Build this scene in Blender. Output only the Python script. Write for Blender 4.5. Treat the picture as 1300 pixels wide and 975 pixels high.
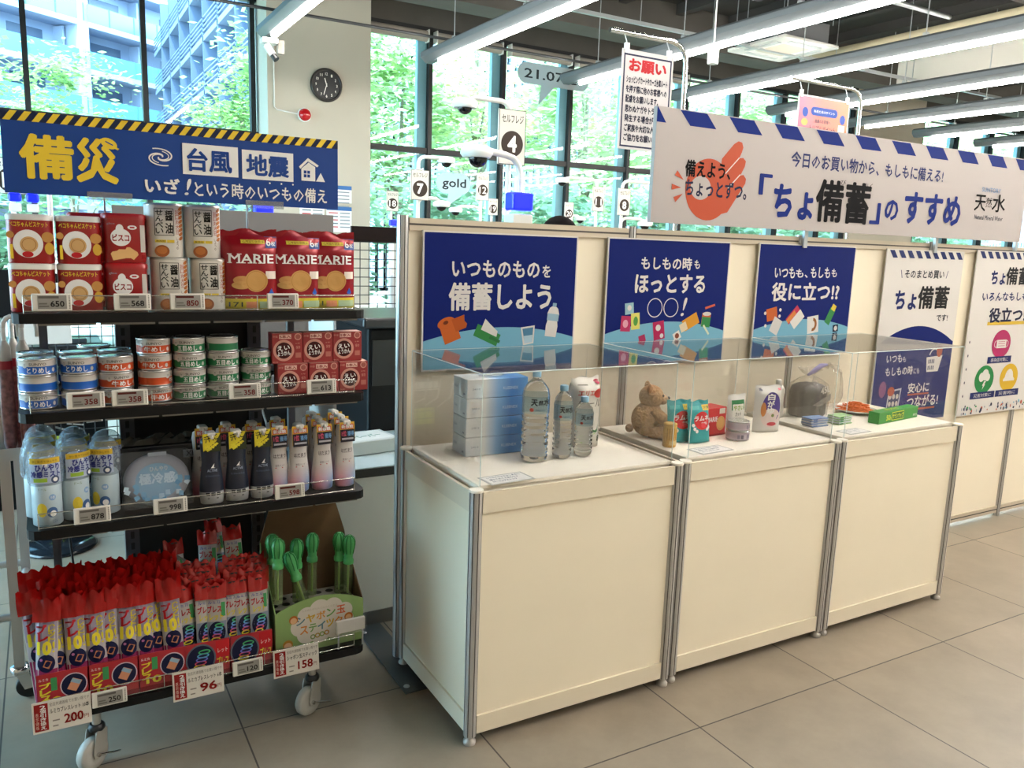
import bpy, bmesh, math, random
from mathutils import Vector, Matrix, Euler
for o in list(bpy.data.objects): bpy.data.objects.remove(o)
S = bpy.context.scene
COL = S.collection
PI = math.pi
R = math.radians
sin, cos = math.sin, math.cos
random.seed(7)

# ------------------------------------------------------------------ camera, world, sun, exposure
cd = bpy.data.cameras.new('camera'); cam = bpy.data.objects.new('camera', cd); COL.objects.link(cam)
cd.sensor_fit = 'HORIZONTAL'; cd.sensor_width = 36.0; cd.lens = 36.0 * 1027.65 / 1300.0
cd.clip_start = .05; cd.clip_end = 400
yaw, pit, rol = 0.5251, 0.1722, 0.0346
fw = Vector((sin(yaw)*cos(pit), cos(yaw)*cos(pit), -sin(pit)))
r0 = Vector((cos(yaw), -sin(yaw), 0)); u0 = r0.cross(fw)
rr = r0*cos(rol) + u0*sin(rol); uu = -r0*sin(rol) + u0*cos(rol)
m = Matrix((rr, uu, -fw)).transposed().to_4x4(); m.translation = (-1.1214, -2.1332, 1.6163)
cam.matrix_world = m
S.camera = cam
vs = S.view_settings; vs.view_transform = 'Standard'; vs.look = 'None'; vs.gamma = 1.0; vs.use_curve_mapping = False
vs.exposure = 0.5
S.cycles.use_denoising = True
S.cycles.max_bounces = 9; S.cycles.transparent_max_bounces = 24
S.cycles.caustics_reflective = False; S.cycles.caustics_refractive = False
S.cycles.sample_clamp_indirect = 4.0
W = bpy.data.worlds.new('daylight'); S.world = W; W.use_nodes = True
wn = W.node_tree.nodes; wl = W.node_tree.links
bg = wn['Background']; bg.inputs['Strength'].default_value = 21
sky = wn.new('ShaderNodeTexSky'); sky.sky_type = 'HOSEK_WILKIE'; sky.turbidity = 5.0; sky.ground_albedo = .4
sky.sun_direction = Vector((-.3, -.42, .86)).normalized()
mixw = wn.new('ShaderNodeMix'); mixw.data_type = 'RGBA'; mixw.inputs[0].default_value = .35
wl.new(sky.outputs[0], mixw.inputs[7]); mixw.inputs[6].default_value = (.5, .75, 1.0, 1)
wl.new(mixw.outputs[2], bg.inputs['Color'])
sl = bpy.data.lights.new('sun', 'SUN'); sl.energy = 8; sl.angle = .02; sl.color = (1, .96, .88)
sun = bpy.data.objects.new('sun', sl); COL.objects.link(sun)
sun.rotation_euler = Vector((-.3, -.42, .86)).to_track_quat('Z', 'Y').to_euler(); sun.location = (0, -3, 20)
TUBE = 60.0          # brightness of the ceiling tubes

# ------------------------------------------------------------------ materials
MATS = {}
def lin(h):
    h = h.lstrip('#'); c = [int(h[i:i+2], 16)/255 for i in (0, 2, 4)]
    return tuple((x/12.92 if x <= .04045 else ((x+.055)/1.055)**2.4) for x in c)
def M(name, col=None, rough=.5, metal=0, emit=0, alpha=1, noise=0, nscale=20, bump=0, spec=.5, sub=0, coat=0):
    if name in MATS: return MATS[name]
    m = bpy.data.materials.new(name); m.use_nodes = True; MATS[name] = m
    nt = m.node_tree; b = nt.nodes['Principled BSDF']; c = lin(col or '#808080')
    b.inputs['Base Color'].default_value = (*c, 1); b.inputs['Roughness'].default_value = rough
    b.inputs['Metallic'].default_value = metal; b.inputs['Specular IOR Level'].default_value = spec
    b.inputs['Alpha'].default_value = alpha; b.inputs['Coat Weight'].default_value = coat
    if emit:
        b.inputs['Emission Color'].default_value = (*c, 1); b.inputs['Emission Strength'].default_value = emit
    if noise or bump:
        tc = nt.nodes.new('ShaderNodeTexCoord'); n = nt.nodes.new('ShaderNodeTexNoise')
        n.inputs['Scale'].default_value = nscale; n.inputs['Detail'].default_value = 5
        nt.links.new(tc.outputs['Object'], n.inputs['Vector'])
        if noise:
            r = nt.nodes.new('ShaderNodeValToRGB'); nt.links.new(n.outputs['Fac'], r.inputs[0])
            r.color_ramp.elements[0].color = (*[max(0, x*(1-noise)) for x in c], 1); r.color_ramp.elements[0].position = .3
            r.color_ramp.elements[1].color = (*[min(1, x*(1+noise)) for x in c], 1); r.color_ramp.elements[1].position = .7
            nt.links.new(r.outputs[0], b.inputs['Base Color'])
        if bump:
            bp = nt.nodes.new('ShaderNodeBump'); bp.inputs['Strength'].default_value = bump; bp.inputs['Distance'].default_value = .01
            nt.links.new(n.outputs['Fac'], bp.inputs['Height']); nt.links.new(bp.outputs[0], b.inputs['Normal'])
    return m
def Mglass(name, tint='#ffffff', ior=1.49, rough=0.0, haze=0.0, hazecol='#ffffff'):
    if name in MATS: return MATS[name]
    m = bpy.data.materials.new(name); m.use_nodes = True; MATS[name] = m
    nt = m.node_tree; nt.nodes.clear()
    out = nt.nodes.new('ShaderNodeOutputMaterial'); mx = nt.nodes.new('ShaderNodeMixShader')
    fr = nt.nodes.new('ShaderNodeFresnel'); fr.inputs['IOR'].default_value = ior
    geo = nt.nodes.new('ShaderNodeNewGeometry')
    ir = nt.nodes.new('ShaderNodeMix'); ir.data_type = 'FLOAT'; ir.inputs[2].default_value = ior; ir.inputs[3].default_value = ior
    tr = nt.nodes.new('ShaderNodeBsdfTransparent'); tr.inputs[0].default_value = (*lin(tint), 1)
    gl = nt.nodes.new('ShaderNodeBsdfGlossy'); gl.inputs['Roughness'].default_value = rough
    # the same reflectance from both faces of the sheet
    nrm = nt.nodes.new('ShaderNodeVectorMath'); nrm.operation = 'DOT_PRODUCT'
    nt.links.new(geo.outputs['Normal'], nrm.inputs[0]); nt.links.new(geo.outputs['Incoming'], nrm.inputs[1])
    ab = nt.nodes.new('ShaderNodeMath'); ab.operation = 'ABSOLUTE'; nt.links.new(nrm.outputs['Value'], ab.inputs[0])
    om = nt.nodes.new('ShaderNodeMath'); om.operation = 'SUBTRACT'; om.inputs[0].default_value = 1; nt.links.new(ab.outputs[0], om.inputs[1])
    pw = nt.nodes.new('ShaderNodeMath'); pw.operation = 'POWER'; nt.links.new(om.outputs[0], pw.inputs[0]); pw.inputs[1].default_value = 5
    f0 = ((ior-1)/(ior+1))**2
    ml = nt.nodes.new('ShaderNodeMath'); ml.operation = 'MULTIPLY_ADD'; nt.links.new(pw.outputs[0], ml.inputs[0]); ml.inputs[1].default_value = 1-f0; ml.inputs[2].default_value = f0
    nt.nodes.remove(fr); nt.nodes.remove(ir)
    nt.links.new(ml.outputs[0], mx.inputs[0]); nt.links.new(tr.outputs[0], mx.inputs[1]); nt.links.new(gl.outputs[0], mx.inputs[2])
    last = mx
    if haze:
        df = nt.nodes.new('ShaderNodeBsdfDiffuse'); df.inputs[0].default_value = (*lin(hazecol), 1)
        m2 = nt.nodes.new('ShaderNodeMixShader'); m2.inputs[0].default_value = haze
        nt.links.new(mx.outputs[0], m2.inputs[1]); nt.links.new(df.outputs[0], m2.inputs[2]); last = m2
    nt.links.new(last.outputs[0], out.inputs[0])
    return m
def Mwater(name, tint='#f4fbff', ior=1.33, rough=.02):
    if name in MATS: return MATS[name]
    m = bpy.data.materials.new(name); m.use_nodes = True; MATS[name] = m
    b = m.node_tree.nodes['Principled BSDF']
    b.inputs['Base Color'].default_value = (*lin(tint), 1); b.inputs['Transmission Weight'].default_value = 1
    b.inputs['IOR'].default_value = ior; b.inputs['Roughness'].default_value = rough
    return m
def Mleaf(name, c1, c2, sc=3):
    if name in MATS: return MATS[name]
    m = bpy.data.materials.new(name); m.use_nodes = True; MATS[name] = m
    nt = m.node_tree; nt.nodes.clear()
    out = nt.nodes.new('ShaderNodeOutputMaterial'); mx = nt.nodes.new('ShaderNodeMixShader'); mx.inputs[0].default_value = .45
    d = nt.nodes.new('ShaderNodeBsdfDiffuse'); t = nt.nodes.new('ShaderNodeBsdfTranslucent')
    g = nt.nodes.new('ShaderNodeNewGeometry'); r = nt.nodes.new('ShaderNodeValToRGB')
    r.color_ramp.elements[0].color = (*lin(c1), 1); r.color_ramp.elements[1].color = (*lin(c2), 1)
    nt.links.new(g.outputs['Random Per Island'], r.inputs[0])
    nt.links.new(r.outputs[0], d.inputs[0]); nt.links.new(r.outputs[0], t.inputs[0])
    nt.links.new(d.outputs[0], mx.inputs[1]); nt.links.new(t.outputs[0], mx.inputs[2]); nt.links.new(mx.outputs[0], out.inputs[0])
    return m

# a palette of plain colours, made on first use: K('#rrggbb') gives a printed-ink / paint material
def K(h, rough=.45, metal=0):
    return M('paint_%s_%d_%d' % (h.lstrip('#'), int(rough*100), int(metal*10)), h, rough, metal, spec=.2)

# ------------------------------------------------------------------ text outlines (default font), cached
GL = {}
def glyph(s, bold=0.0):
    k = (s, round(bold, 3))
    if k in GL: return GL[k]
    cu = bpy.data.curves.new('t', 'FONT'); cu.body = s; cu.size = 1; cu.resolution_u = 2 if len(s) < 8 else 1; cu.offset = bold
    o = bpy.data.objects.new('t', cu); me = o.to_mesh()
    v = [(a.co.x, a.co.y) for a in me.vertices]; f = [tuple(p.vertices) for p in me.polygons]
    o.to_mesh_clear(); bpy.data.objects.remove(o); bpy.data.curves.remove(cu)
    if not v: v = [(0, 0), (1, 1)]
    bb = (min(a[0] for a in v), min(a[1] for a in v), max(a[0] for a in v), max(a[1] for a in v))
    GL[k] = (v, f, bb); return GL[k]

# ------------------------------------------------------------------ printing surfaces: p(u, v, lift) -> point
class Flat:
    def __init__(s, O, U=(1, 0, 0), V=(0, 0, 1)):
        s.O = Vector(O); s.U = Vector(U).normalized(); s.V = Vector(V).normalized(); s.N = s.U.cross(s.V)
    def p(s, u, v, l=0): return s.O + s.U*u + s.V*v + s.N*l
class Cyl:
    def __init__(s, R_, z0=0, a0=0, cx=0, cy=0): s.R = R_; s.z = z0; s.a = a0; s.cx = cx; s.cy = cy
    def p(s, u, v, l=0):
        a = s.a + u/s.R; return Vector((s.cx + (s.R+l)*sin(a), s.cy - (s.R+l)*cos(a), s.z+v))
class Func:
    def __init__(s, fn): s.fn = fn
    def p(s, u, v, l=0): return Vector(s.fn(u, v, l))

# ------------------------------------------------------------------ mesh builder
class MB:
    def __init__(s): s.v = []; s.f = []; s.fm = []; s.sm = []; s.mats = []; s.X = None; s.k = 0
    def up(s, l): s.k += 1; return l + s.k*9e-6
    def mi(s, m):
        if isinstance(m, str): m = K(m)
        if m not in s.mats: s.mats.append(m)
        return s.mats.index(m)
    def add(s, vs, fs, m, smooth=False):
        b = len(s.v); k = s.mi(m) if not isinstance(m, list) else None
        s.v += [s.X @ Vector(a) if s.X is not None else Vector(a) for a in vs]
        for i, f in enumerate(fs):
            s.f.append([b+j for j in f]); s.fm.append(k if k is not None else s.mi(m[i])); s.sm.append(smooth)
        return s
    def box(s, c, d, m, rot=None):
        hx, hy, hz = d[0]/2, d[1]/2, d[2]/2
        vs = [Vector((x, y, z)) for x in (-hx, hx) for y in (-hy, hy) for z in (-hz, hz)]
        if rot is not None:
            q = Euler(rot).to_matrix(); vs = [q @ a for a in vs]
        vs = [a + Vector(c) for a in vs]
        return s.add(vs, [(0, 1, 3, 2), (4, 6, 7, 5), (0, 4, 5, 1), (2, 3, 7, 6), (0, 2, 6, 4), (1, 5, 7, 3)], m)
    def bb(s, x0, y0, z0, x1, y1, z1, m): return s.box(((x0+x1)/2, (y0+y1)/2, (z0+z1)/2), (x1-x0, y1-y0, z1-z0), m)
    def rbox(s, c, d, r, m, seg=2, rot=None):
        bm = bmesh.new(); bmesh.ops.create_cube(bm, size=1)
        for v in bm.verts: v.co = Vector((v.co.x*d[0], v.co.y*d[1], v.co.z*d[2]))
        bmesh.ops.bevel(bm, geom=bm.edges[:], offset=min(r, min(d)*.49), segments=seg, affect='EDGES', profile=.5)
        bm.verts.index_update(); q = Euler(rot).to_matrix() if rot is not None else Matrix.Identity(3)
        vs = [q @ v.co + Vector(c) for v in bm.verts]; fs = [[v.index for v in f.verts] for f in bm.faces]
        bm.free(); return s.add(vs, fs, m, False)
    def lathe(s, prof, m, c=(0, 0, 0), n=20, smooth=True, cap=True, sx=1, sy=1, a0=0, mats=None):
        """prof: (radius, z) rings from the bottom up; mats: one material per band"""
        vs = []; fs = []; ms = []
        for (r, z) in prof:
            for i in range(n):
                a = a0 + 2*PI*i/n; vs.append((c[0]+r*sx*cos(a), c[1]+r*sy*sin(a), c[2]+z))
        for k in range(len(prof)-1):
            for i in range(n):
                j = (i+1) % n; fs.append((k*n+i, k*n+j, (k+1)*n+j, (k+1)*n+i)); ms.append(mats[k] if mats else m)
        s.add(vs, fs, ms, smooth)
        if cap:
            if prof[0][0] > 1e-5: s.add(vs[:n], [tuple(range(n-1, -1, -1))], ms[0])
            if prof[-1][0] > 1e-5: s.add(vs[-n:], [tuple(range(n))], ms[-1])
        return s
    def rr(s, w, d, r, prof, m, c=(0, 0, 0), n=5, mats=None, smooth=True, cap=True):
        """rounded-rectangle prism: prof (inset, z) rings"""
        vs = []; fs = []; ms = []; N = 4*(n+1)
        for (ins, z) in prof:
            a, b, q = w/2-ins, d/2-ins, max(r-ins, .0005)
            for (sx, sy, t0) in ((1, 1, 0), (-1, 1, PI/2), (-1, -1, PI), (1, -1, 1.5*PI)):
                for i in range(n+1):
                    t = t0 + PI/2*i/n; vs.append((c[0]+sx*(a-q)+q*cos(t), c[1]+sy*(b-q)+q*sin(t), c[2]+z))
        for k in range(len(prof)-1):
            for i in range(N):
                j = (i+1) % N; fs.append((k*N+i, k*N+j, (k+1)*N+j, (k+1)*N+i)); ms.append(mats[k] if mats else m)
        s.add(vs, fs, ms, smooth)
        if cap:
            s.add(vs[:N], [tuple(range(N-1, -1, -1))], ms[0]); s.add(vs[-N:], [tuple(range(N))], ms[-1])
        return s
    def tube(s, pts, r, m, n=8, cap=True, smooth=True):
        pts = [Vector(p) for p in pts]; rs = r if isinstance(r, (list, tuple)) else [r]*len(pts); vs = []; fs = []
        ref = None
        for i, p in enumerate(pts):
            t = (pts[min(i+1, len(pts)-1)] - pts[max(i-1, 0)]).normalized()
            if ref is None: ref = Vector((0, 0, 1)) if abs(t.z) < .9 else Vector((1, 0, 0))
            a = (ref - t*ref.dot(t)).normalized(); b = t.cross(a); ref = a
            for k in range(n):
                q = 2*PI*k/n; vs.append(p + (a*cos(q)+b*sin(q))*rs[i])
        for i in range(len(pts)-1):
            for k in range(n):
                j = (k+1) % n; fs.append((i*n+k, i*n+j, (i+1)*n+j, (i+1)*n+k))
        s.add(vs, fs, m, smooth)
        if cap: s.add(vs[:n], [tuple(range(n-1, -1, -1))], m); s.add(vs[-n:], [tuple(range(n))], m)
        return s
    def ball(s, c, r, m, n=14, k=8, sx=1, sy=1, sz=1):
        prof = [(r*sin(PI*i/k), -r*sz*cos(PI*i/k)) for i in range(k+1)]; prof[0] = (1e-6, -r*sz); prof[-1] = (1e-6, r*sz)
        return s.lathe(prof, m, c, n, True, False, sx, sy)
    def prism(s, poly, y0, y1, m, ax='y'):
        """outline in (x,z) pushed along y, or in (x,y) pushed along z"""
        n = len(poly)
        if ax == 'y': vs = [(a, y0, b) for a, b in poly] + [(a, y1, b) for a, b in poly]
        elif ax == 'z': vs = [(a, b, y0) for a, b in poly] + [(a, b, y1) for a, b in poly]
        else: vs = [(y0, a, b) for a, b in poly] + [(y1, a, b) for a, b in poly]
        fs = [tuple(range(n)), tuple(range(2*n-1, n-1, -1))] + [(i, i+n, (i+1) % n + n, (i+1) % n) for i in range(n)]
        return s.add(vs, fs, m)
    # ---- printing
    def quad(s, a, b, c, d, m): return s.add([a, b, c, d], [(0, 1, 2, 3)], m)
    def rect(s, F, u0, v0, u1, v1, m, l=.0006, nu=1, nv=1):
        l = s.up(l)
        vs = [F.p(u0+(u1-u0)*i/nu, v0+(v1-v0)*j/nv, l) for j in range(nv+1) for i in range(nu+1)]
        fs = [(j*(nu+1)+i, j*(nu+1)+i+1, (j+1)*(nu+1)+i+1, (j+1)*(nu+1)+i) for j in range(nv) for i in range(nu)]
        return s.add(vs, fs, m)
    def poly(s, F, pts, m, l=.0008):
        l = s.up(l); return s.add([F.p(a, b, l) for a, b in pts], [tuple(range(len(pts)))], m)
    def disc(s, F, u, v, ru, m, rv=None, l=.0008, n=24, rings=1, rot=0):
        l = s.up(l); rv = rv or ru; vs = [F.p(u, v, l)]; fs = []
        for q in range(1, rings+1):
            for i in range(n):
                a = 2*PI*i/n; x, y = ru*q/rings*cos(a), rv*q/rings*sin(a)
                vs.append(F.p(u+x*cos(rot)-y*sin(rot), v+x*sin(rot)+y*cos(rot), l))
        for i in range(n): fs.append((0, 1+i, 1+(i+1) % n))
        for q in range(rings-1):
            for i in range(n): fs.append((1+q*n+i, 1+(q+1)*n+i, 1+(q+1)*n+(i+1) % n, 1+q*n+(i+1) % n))
        return s.add(vs, fs, m)
    def ring(s, F, u, v, r, w, m, rv=None, l=.001, n=28, a0=0, a1=2*PI):
        rv = rv or r; vs = []; fs = []
        for i in range(n+1):
            a = a0+(a1-a0)*i/n
            for q in (0, 1): vs.append(F.p(u+(r-w*q)*cos(a), v+(rv-w*q)*sin(a), l))
        for i in range(n): fs.append((2*i+1, 2*i, 2*i+2, 2*i+3))
        return s.add(vs, fs, m)
    def line(s, F, pts, w, m, l=.001):
        for (a, b) in zip(pts, pts[1:]):
            dx, dy = b[0]-a[0], b[1]-a[1]; L = math.hypot(dx, dy) or 1e-6; nx, ny = -dy/L*w/2, dx/L*w/2
            s.poly(F, [(a[0]+nx, a[1]+ny), (a[0]-nx, a[1]-ny), (b[0]-nx, b[1]-ny), (b[0]+nx, b[1]+ny)], m, l)
        return s
    def tx(s, F, t, u0, v0, u1, v1, m, bold=.015, l=.001, shear=0, rot=0):
        """text fitted exactly into the box u0..u1, v0..v1"""
        v, f, b = glyph(t); su = (u1-u0)/(b[2]-b[0]); sv = (v1-v0)/max(b[3]-b[1], .05)
        if b[3]-b[1] < .25: sv = min(sv, abs(su)*1.3)
        cu_, cv = (u0+u1)/2, (v0+v1)/2; bd = bold*.8
        n = 0 if bold < .012 else (4 if len(t) > 6 or bold < .025 else 8)
        for (ox, oy) in [(0, 0)] + [(bd*cos(2*PI*k/n+.4), bd*sin(2*PI*k/n+.4)) for k in range(n)]:   # heavier weight: the outline laid down again slightly shifted
            out = []; lk = s.up(l)
            for x, y in v:
                a = (x-b[0]+ox)*su+u0; q = (y-b[1]+oy)*sv+v0; a += shear*(q-v0)
                if rot: a, q = cu_+(a-cu_)*cos(rot)-(q-cv)*sin(rot), cv+(a-cu_)*sin(rot)+(q-cv)*cos(rot)
                out.append(F.p(a, q, lk))
            s.add(out, f, m)
        return s
    def vtx(s, F, t, u0, v0, u1, v1, m, bold=.015, l=.001):
        n = len(t); h = (v1-v0)/n
        for i, ch in enumerate(t):
            if ch != ' ': s.tx(F, ch, u0, v1-(i+.95)*h, u1, v1-(i+.05)*h, m, bold, l)
        return s
    def build(s, name, parent=None, loc=None, rz=0, auto=None):
        me = bpy.data.meshes.new(name); me.from_pydata([tuple(a) for a in s.v], [], s.f)
        for q in s.mats: me.materials.append(q)
        me.polygons.foreach_set('material_index', s.fm); me.polygons.foreach_set('use_smooth', s.sm); me.update()
        o = bpy.data.objects.new(name, me); COL.objects.link(o)
        if loc is not None: o.location = loc
        if rz: o.rotation_euler = (0, 0, rz)
        if parent is not None: o.parent = parent
        return o

# ------------------------------------------------------------------ things
def tag(o, label, cat, group=None, kind=None):
    o['label'] = label; o['category'] = cat
    if group: o['group'] = group
    if kind: o['kind'] = kind
    return o
def thing(name, label, cat, loc=(0, 0, 0), rz=0, group=None):
    o = bpy.data.objects.new(name, None); COL.objects.link(o); o.empty_display_size = .05
    o.location = loc; o.rotation_euler = (0, 0, rz); return tag(o, label, cat, group)
def structure(o): o['kind'] = 'structure'; return o
def dup(src, loc, rz=None, label=None, group=None, rot=None, scale=None):
    c = src.copy(); COL.objects.link(c); c.location = loc
    if rz is not None: c.rotation_euler = (src.rotation_euler[0], src.rotation_euler[1], rz)
    if rot is not None: c.rotation_euler = rot
    if scale: c.scale = scale
    if label: c['label'] = label
    if group: c['group'] = group
    def kids(a, b):
        for ch in [q for q in a.children]:
            d = ch.copy(); COL.objects.link(d); d.parent = b; kids(ch, d)
    kids(src, c); return c
class Proto:
    """first use moves the prototype itself, later uses copy it"""
    def __init__(s, root): s.root = root; s.used = False
    def put(s, loc, label, rz=0, group=None, rot=None, scale=None):
        if not s.used:
            s.used = True; o = s.root; o.location = loc; o.rotation_euler = rot if rot is not None else (0, 0, rz); o['label'] = label
            if scale: o.scale = scale
            if group: o['group'] = group
            return o
        return dup(s.root, loc, rz, label, group, rot, scale)
ORD = ['top', 'second', 'third', 'fourth', 'fifth', 'sixth']

# ================================================================== the setting
def floor_mat():
    m = bpy.data.materials.new('stone_tile_floor'); m.use_nodes = True; nt = m.node_tree; N = nt.nodes; L = nt.links
    b = N['Principled BSDF']; tc = N.new('ShaderNodeTexCoord'); mp = N.new('ShaderNodeMapping')
    mp.inputs['Location'].default_value = (-.0566+.69*20, .278+.69*20, 0)
    br = N.new('ShaderNodeTexBrick'); br.offset = 0; br.squash = 1
    br.inputs['Scale'].default_value = 1; br.inputs['Brick Width'].default_value = .69; br.inputs['Row Height'].default_value = .69
    br.inputs['Mortar Size'].default_value = .0028; br.inputs['Mortar Smooth'].default_value = .1
    br.inputs['Color1'].default_value = (*lin('#8f8373'), 1); br.inputs['Color2'].default_value = (*lin('#857a6b'), 1)
    br.inputs['Mortar'].default_value = (*lin('#3a322b'), 1)
    L.new(tc.outputs['Object'], mp.inputs[0]); L.new(mp.outputs[0], br.inputs['Vector'])
    n1 = N.new('ShaderNodeTexNoise'); n1.inputs['Scale'].default_value = 3.5; n1.inputs['Detail'].default_value = 8; n1.inputs['Roughness'].default_value = .65
    L.new(tc.outputs['Object'], n1.inputs['Vector'])
    cr = N.new('ShaderNodeValToRGB'); cr.color_ramp.elements[0].position = .3; cr.color_ramp.elements[0].color = (.78, .77, .75, 1)
    cr.color_ramp.elements[1].position = .72; cr.color_ramp.elements[1].color = (1.12, 1.1, 1.08, 1)
    L.new(n1.outputs['Fac'], cr.inputs[0])
    mx = N.new('ShaderNodeMix'); mx.data_type = 'RGBA'; mx.blend_type = 'MULTIPLY'; mx.inputs[0].default_value = 1
    L.new(br.outputs['Color'], mx.inputs[6]); L.new(cr.outputs[0], mx.inputs[7]); L.new(mx.outputs[2], b.inputs['Base Color'])
    rg = N.new('ShaderNodeMath'); rg.operation = 'MULTIPLY_ADD'; L.new(n1.outputs['Fac'], rg.inputs[0]); rg.inputs[1].default_value = .18; rg.inputs[2].default_value = .33
    L.new(rg.outputs[0], b.inputs['Roughness']); b.inputs['Specular IOR Level'].default_value = .45
    bp = N.new('ShaderNodeBump'); bp.inputs['Strength'].default_value = .25; bp.inputs['Distance'].default_value = .004; bp.invert = True
    L.new(br.outputs['Fac'], bp.inputs['Height']); L.new(bp.outputs[0], b.inputs['Normal'])
    return m
YW = 9.0; ZC = 5.0; XL, XR, YB = -4.2, 20.0, -5.5
wallm = M('white_painted_wall', '#bab3a3', .7, noise=.03, nscale=2)
conc = M('dark_concrete_deck', '#33312f', .9, noise=.18, nscale=1.2)
concb = M('grey_concrete_beam', '#55524d', .9, noise=.12, nscale=1.5)
blk = M('black_painted_metal', '#17181a', .45)
grymetal = M('galvanised_steel', '#b4b9bb', .38, .8)
alu = M('brushed_aluminium', '#c9c8c6', .32, .75)
white = M('white_enamel', '#e6e5e0', .35)
chrome = M('chrome', '#d8d8d8', .12, 1)
f = MB(); f.bb(XL-.2, YB-.2, -.12, XR+.2, YW+.25, 0, floor_mat()); structure(f.build('floor'))
c = MB(); c.bb(XL-.2, YB-.2, ZC, XR+.2, YW+.6, ZC+.25, conc)
structure(c.build('ceiling'))
b = MB(); b.bb(XL-.2, YB-.2, 0, XL, .5, ZC, wallm); b.bb(XL-.2, .5, 3.2, XL, YW+.2, ZC, wallm); b.bb(XL-.2, .5, 0, XL, YW+.2, .25, wallm); structure(b.build('wall_left'))
b = MB(); b.bb(XL, YB-.2, 0, XR, YB, ZC, wallm); structure(b.build('wall_front'))
b = MB(); b.bb(XR, YB-.2, 0, XR+.2, YW+.2, ZC, wallm); structure(b.build('wall_right'))
b = MB()
b.bb(1.39, 8.45, 0, 2.72, YW+.15, ZC, wallm)                       # the pier that carries the clock
b.bb(12.9, 8.9, 0, 15.0, YW+.15, ZC, wallm)
b.bb(XL, YW-.05, 4.56, XR, YW+.2, ZC, concb)
structure(b.build('wall_back'))
# concrete beams under the deck
b = MB(); b.bb(XL, 7.3, 4.48, XR, 7.75, ZC, concb); structure(b.build('ceiling_beam'))
b = MB(); b.bb(XL, 3.4, 4.62, XR, 3.8, ZC, concb); structure(b.build('ceiling_beam'))
b = MB()
for k in range(24): b.bb(XL+1.0*k, YB, 4.86, XL+1.0*k+.12, 7.3, ZC, conc)
structure(b.build('ceiling_joist'))
b = MB(); b.bb(10.6, -3, 4.25, 11.3, 6.45, 4.82, M('pale_plaster_beam', '#c9c4ba', .8)); structure(b.build('ceiling_beam'))

# windows
frm = M('black_window_frame', '#101214', .5); finm = M('blue_grey_window_fin', '#93b2ca', .5)
glassw = Mglass('window_glass', '#eafcf6', 1.45)
def window(n, x0, x1, mull, fins):
    b = MB()
    for x in mull:
        b.bb(x-.03, YW-.06, 0, x+.03, YW+.06, 4.56, frm)
        if fins: b.bb(x-.17, YW+.02, 0, x-.032, YW+.1, 4.56, finm)
    for z in (0.04, 2.88, 4.54): b.bb(x0, YW-.045, z-.04, x1, YW+.045, z+.04, frm)
    o = structure(b.build('window_%d' % n))
    g = MB(); g.quad((x0, YW+.01, 0), (x1, YW+.01, 0), (x1, YW+.01, 4.56), (x0, YW+.01, 4.56), glassw)
    structure(g.build('glass_pane', o))
b = MB()  # unseen glazing in the left wall, added to let daylight in from that side
for y in (.53, 2.2, 3.9, 5.6, 7.3, 8.95): b.bb(XL-.08, y-.03, .25, XL-.02, y+.03, 3.2, frm)
for z in (.28, 2.2, 3.17): b.bb(XL-.08, .5, z-.03, XL-.02, 9.0, z+.03, frm)
o = structure(b.build('window_4')); g = MB(); g.quad((XL-.05, .5, .25), (XL-.05, 9.0, .25), (XL-.05, 9.0, 3.2), (XL-.05, .5, 3.2), glassw); structure(g.build('glass_pane', o))
window(1, XL, 1.39, (-3.6, -2.4, -1.172, .062, 1.33), False)
window(2, 2.72, 12.9, (2.78, 3.79, 4.98, 6.19, 7.37, 8.56, 9.75, 10.94, 12.1, 12.85), True)
window(3, 15.0, XR, (15.05, 16.3, 17.6, 18.9), True)
# roller blind cassettes above the right hand windows
for i, (x0, x1) in enumerate(((2.82, 3.7), (3.85, 4.88), (5.05, 6.1), (6.25, 7.28), (7.45, 8.46))):
    t = thing('roller_blind', '%s rolled-up grey window blind counted from the clock pier' % ['first', 'second', 'third', 'fourth', 'fifth'][i], 'blind', ((x0+x1)/2, 8.9, 4.42), group='rolled blinds along the window head')
    w = (x1-x0)/2; b = MB(); b.tube([(-w, 0, 0), (w, 0, 0)], .075, M('blind_fabric', '#a39c92', .8), 12); b.build('fabric_roll', t)
    b = MB(); b.rbox((-w-.012, 0, 0), (.02, .14, .17), .01, white); b.rbox((w+.012, 0, 0), (.02, .14, .17), .01, white); b.build('end_bracket', t)

# window stickers shaped like speech bubbles
def bubble(x0, x1, z0, z1, tail, txt, label, tx, stk):
    b = MB(); cz = (z0+z1)/2; r = (z1-z0)/2; pts = []
    for i in range(13): a = -PI/2+PI*i/12; pts.append((x1-r+r*cos(a), cz+r*sin(a)))
    for i in range(13): a = PI/2+PI*i/12; pts.append((x0+r+r*cos(a), cz+r*sin(a)))
    k = [(tail[0]-.1, z0), (tail[0]-.14, z0-tail[1]), (tail[0]+.14, z0)]
    pts = pts + k
    b.prism([(p[0]-x0, p[1]-z0) for p in pts], -.004, 0, stk)
    F = Flat((0, -.004, 0)); b.tx(F, txt, *tx, K('#2a2e31'), .02)
    tag(b.build('window_sticker', None, (x0, YW-.064, z0)), label, 'sticker')
bubble(5.2, 6.5, 4.0, 4.31, (5.72, .3), '21.07さ', 'grey speech bubble sticker reading a date high on the window', (.12, .08, 1.1, .24), Mleaf('grey_sticker_vinyl', '#c2c6c8', '#c2c6c8'))
bubble(3.9, 4.46, 2.3, 2.6, (4.2, .2), 'gold', 'small grey speech bubble sticker with one lower case word on the window', (.1, .06, .48, .22), Mleaf('pale_sticker_vinyl', '#e2eaee', '#e2eaee'))

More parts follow.
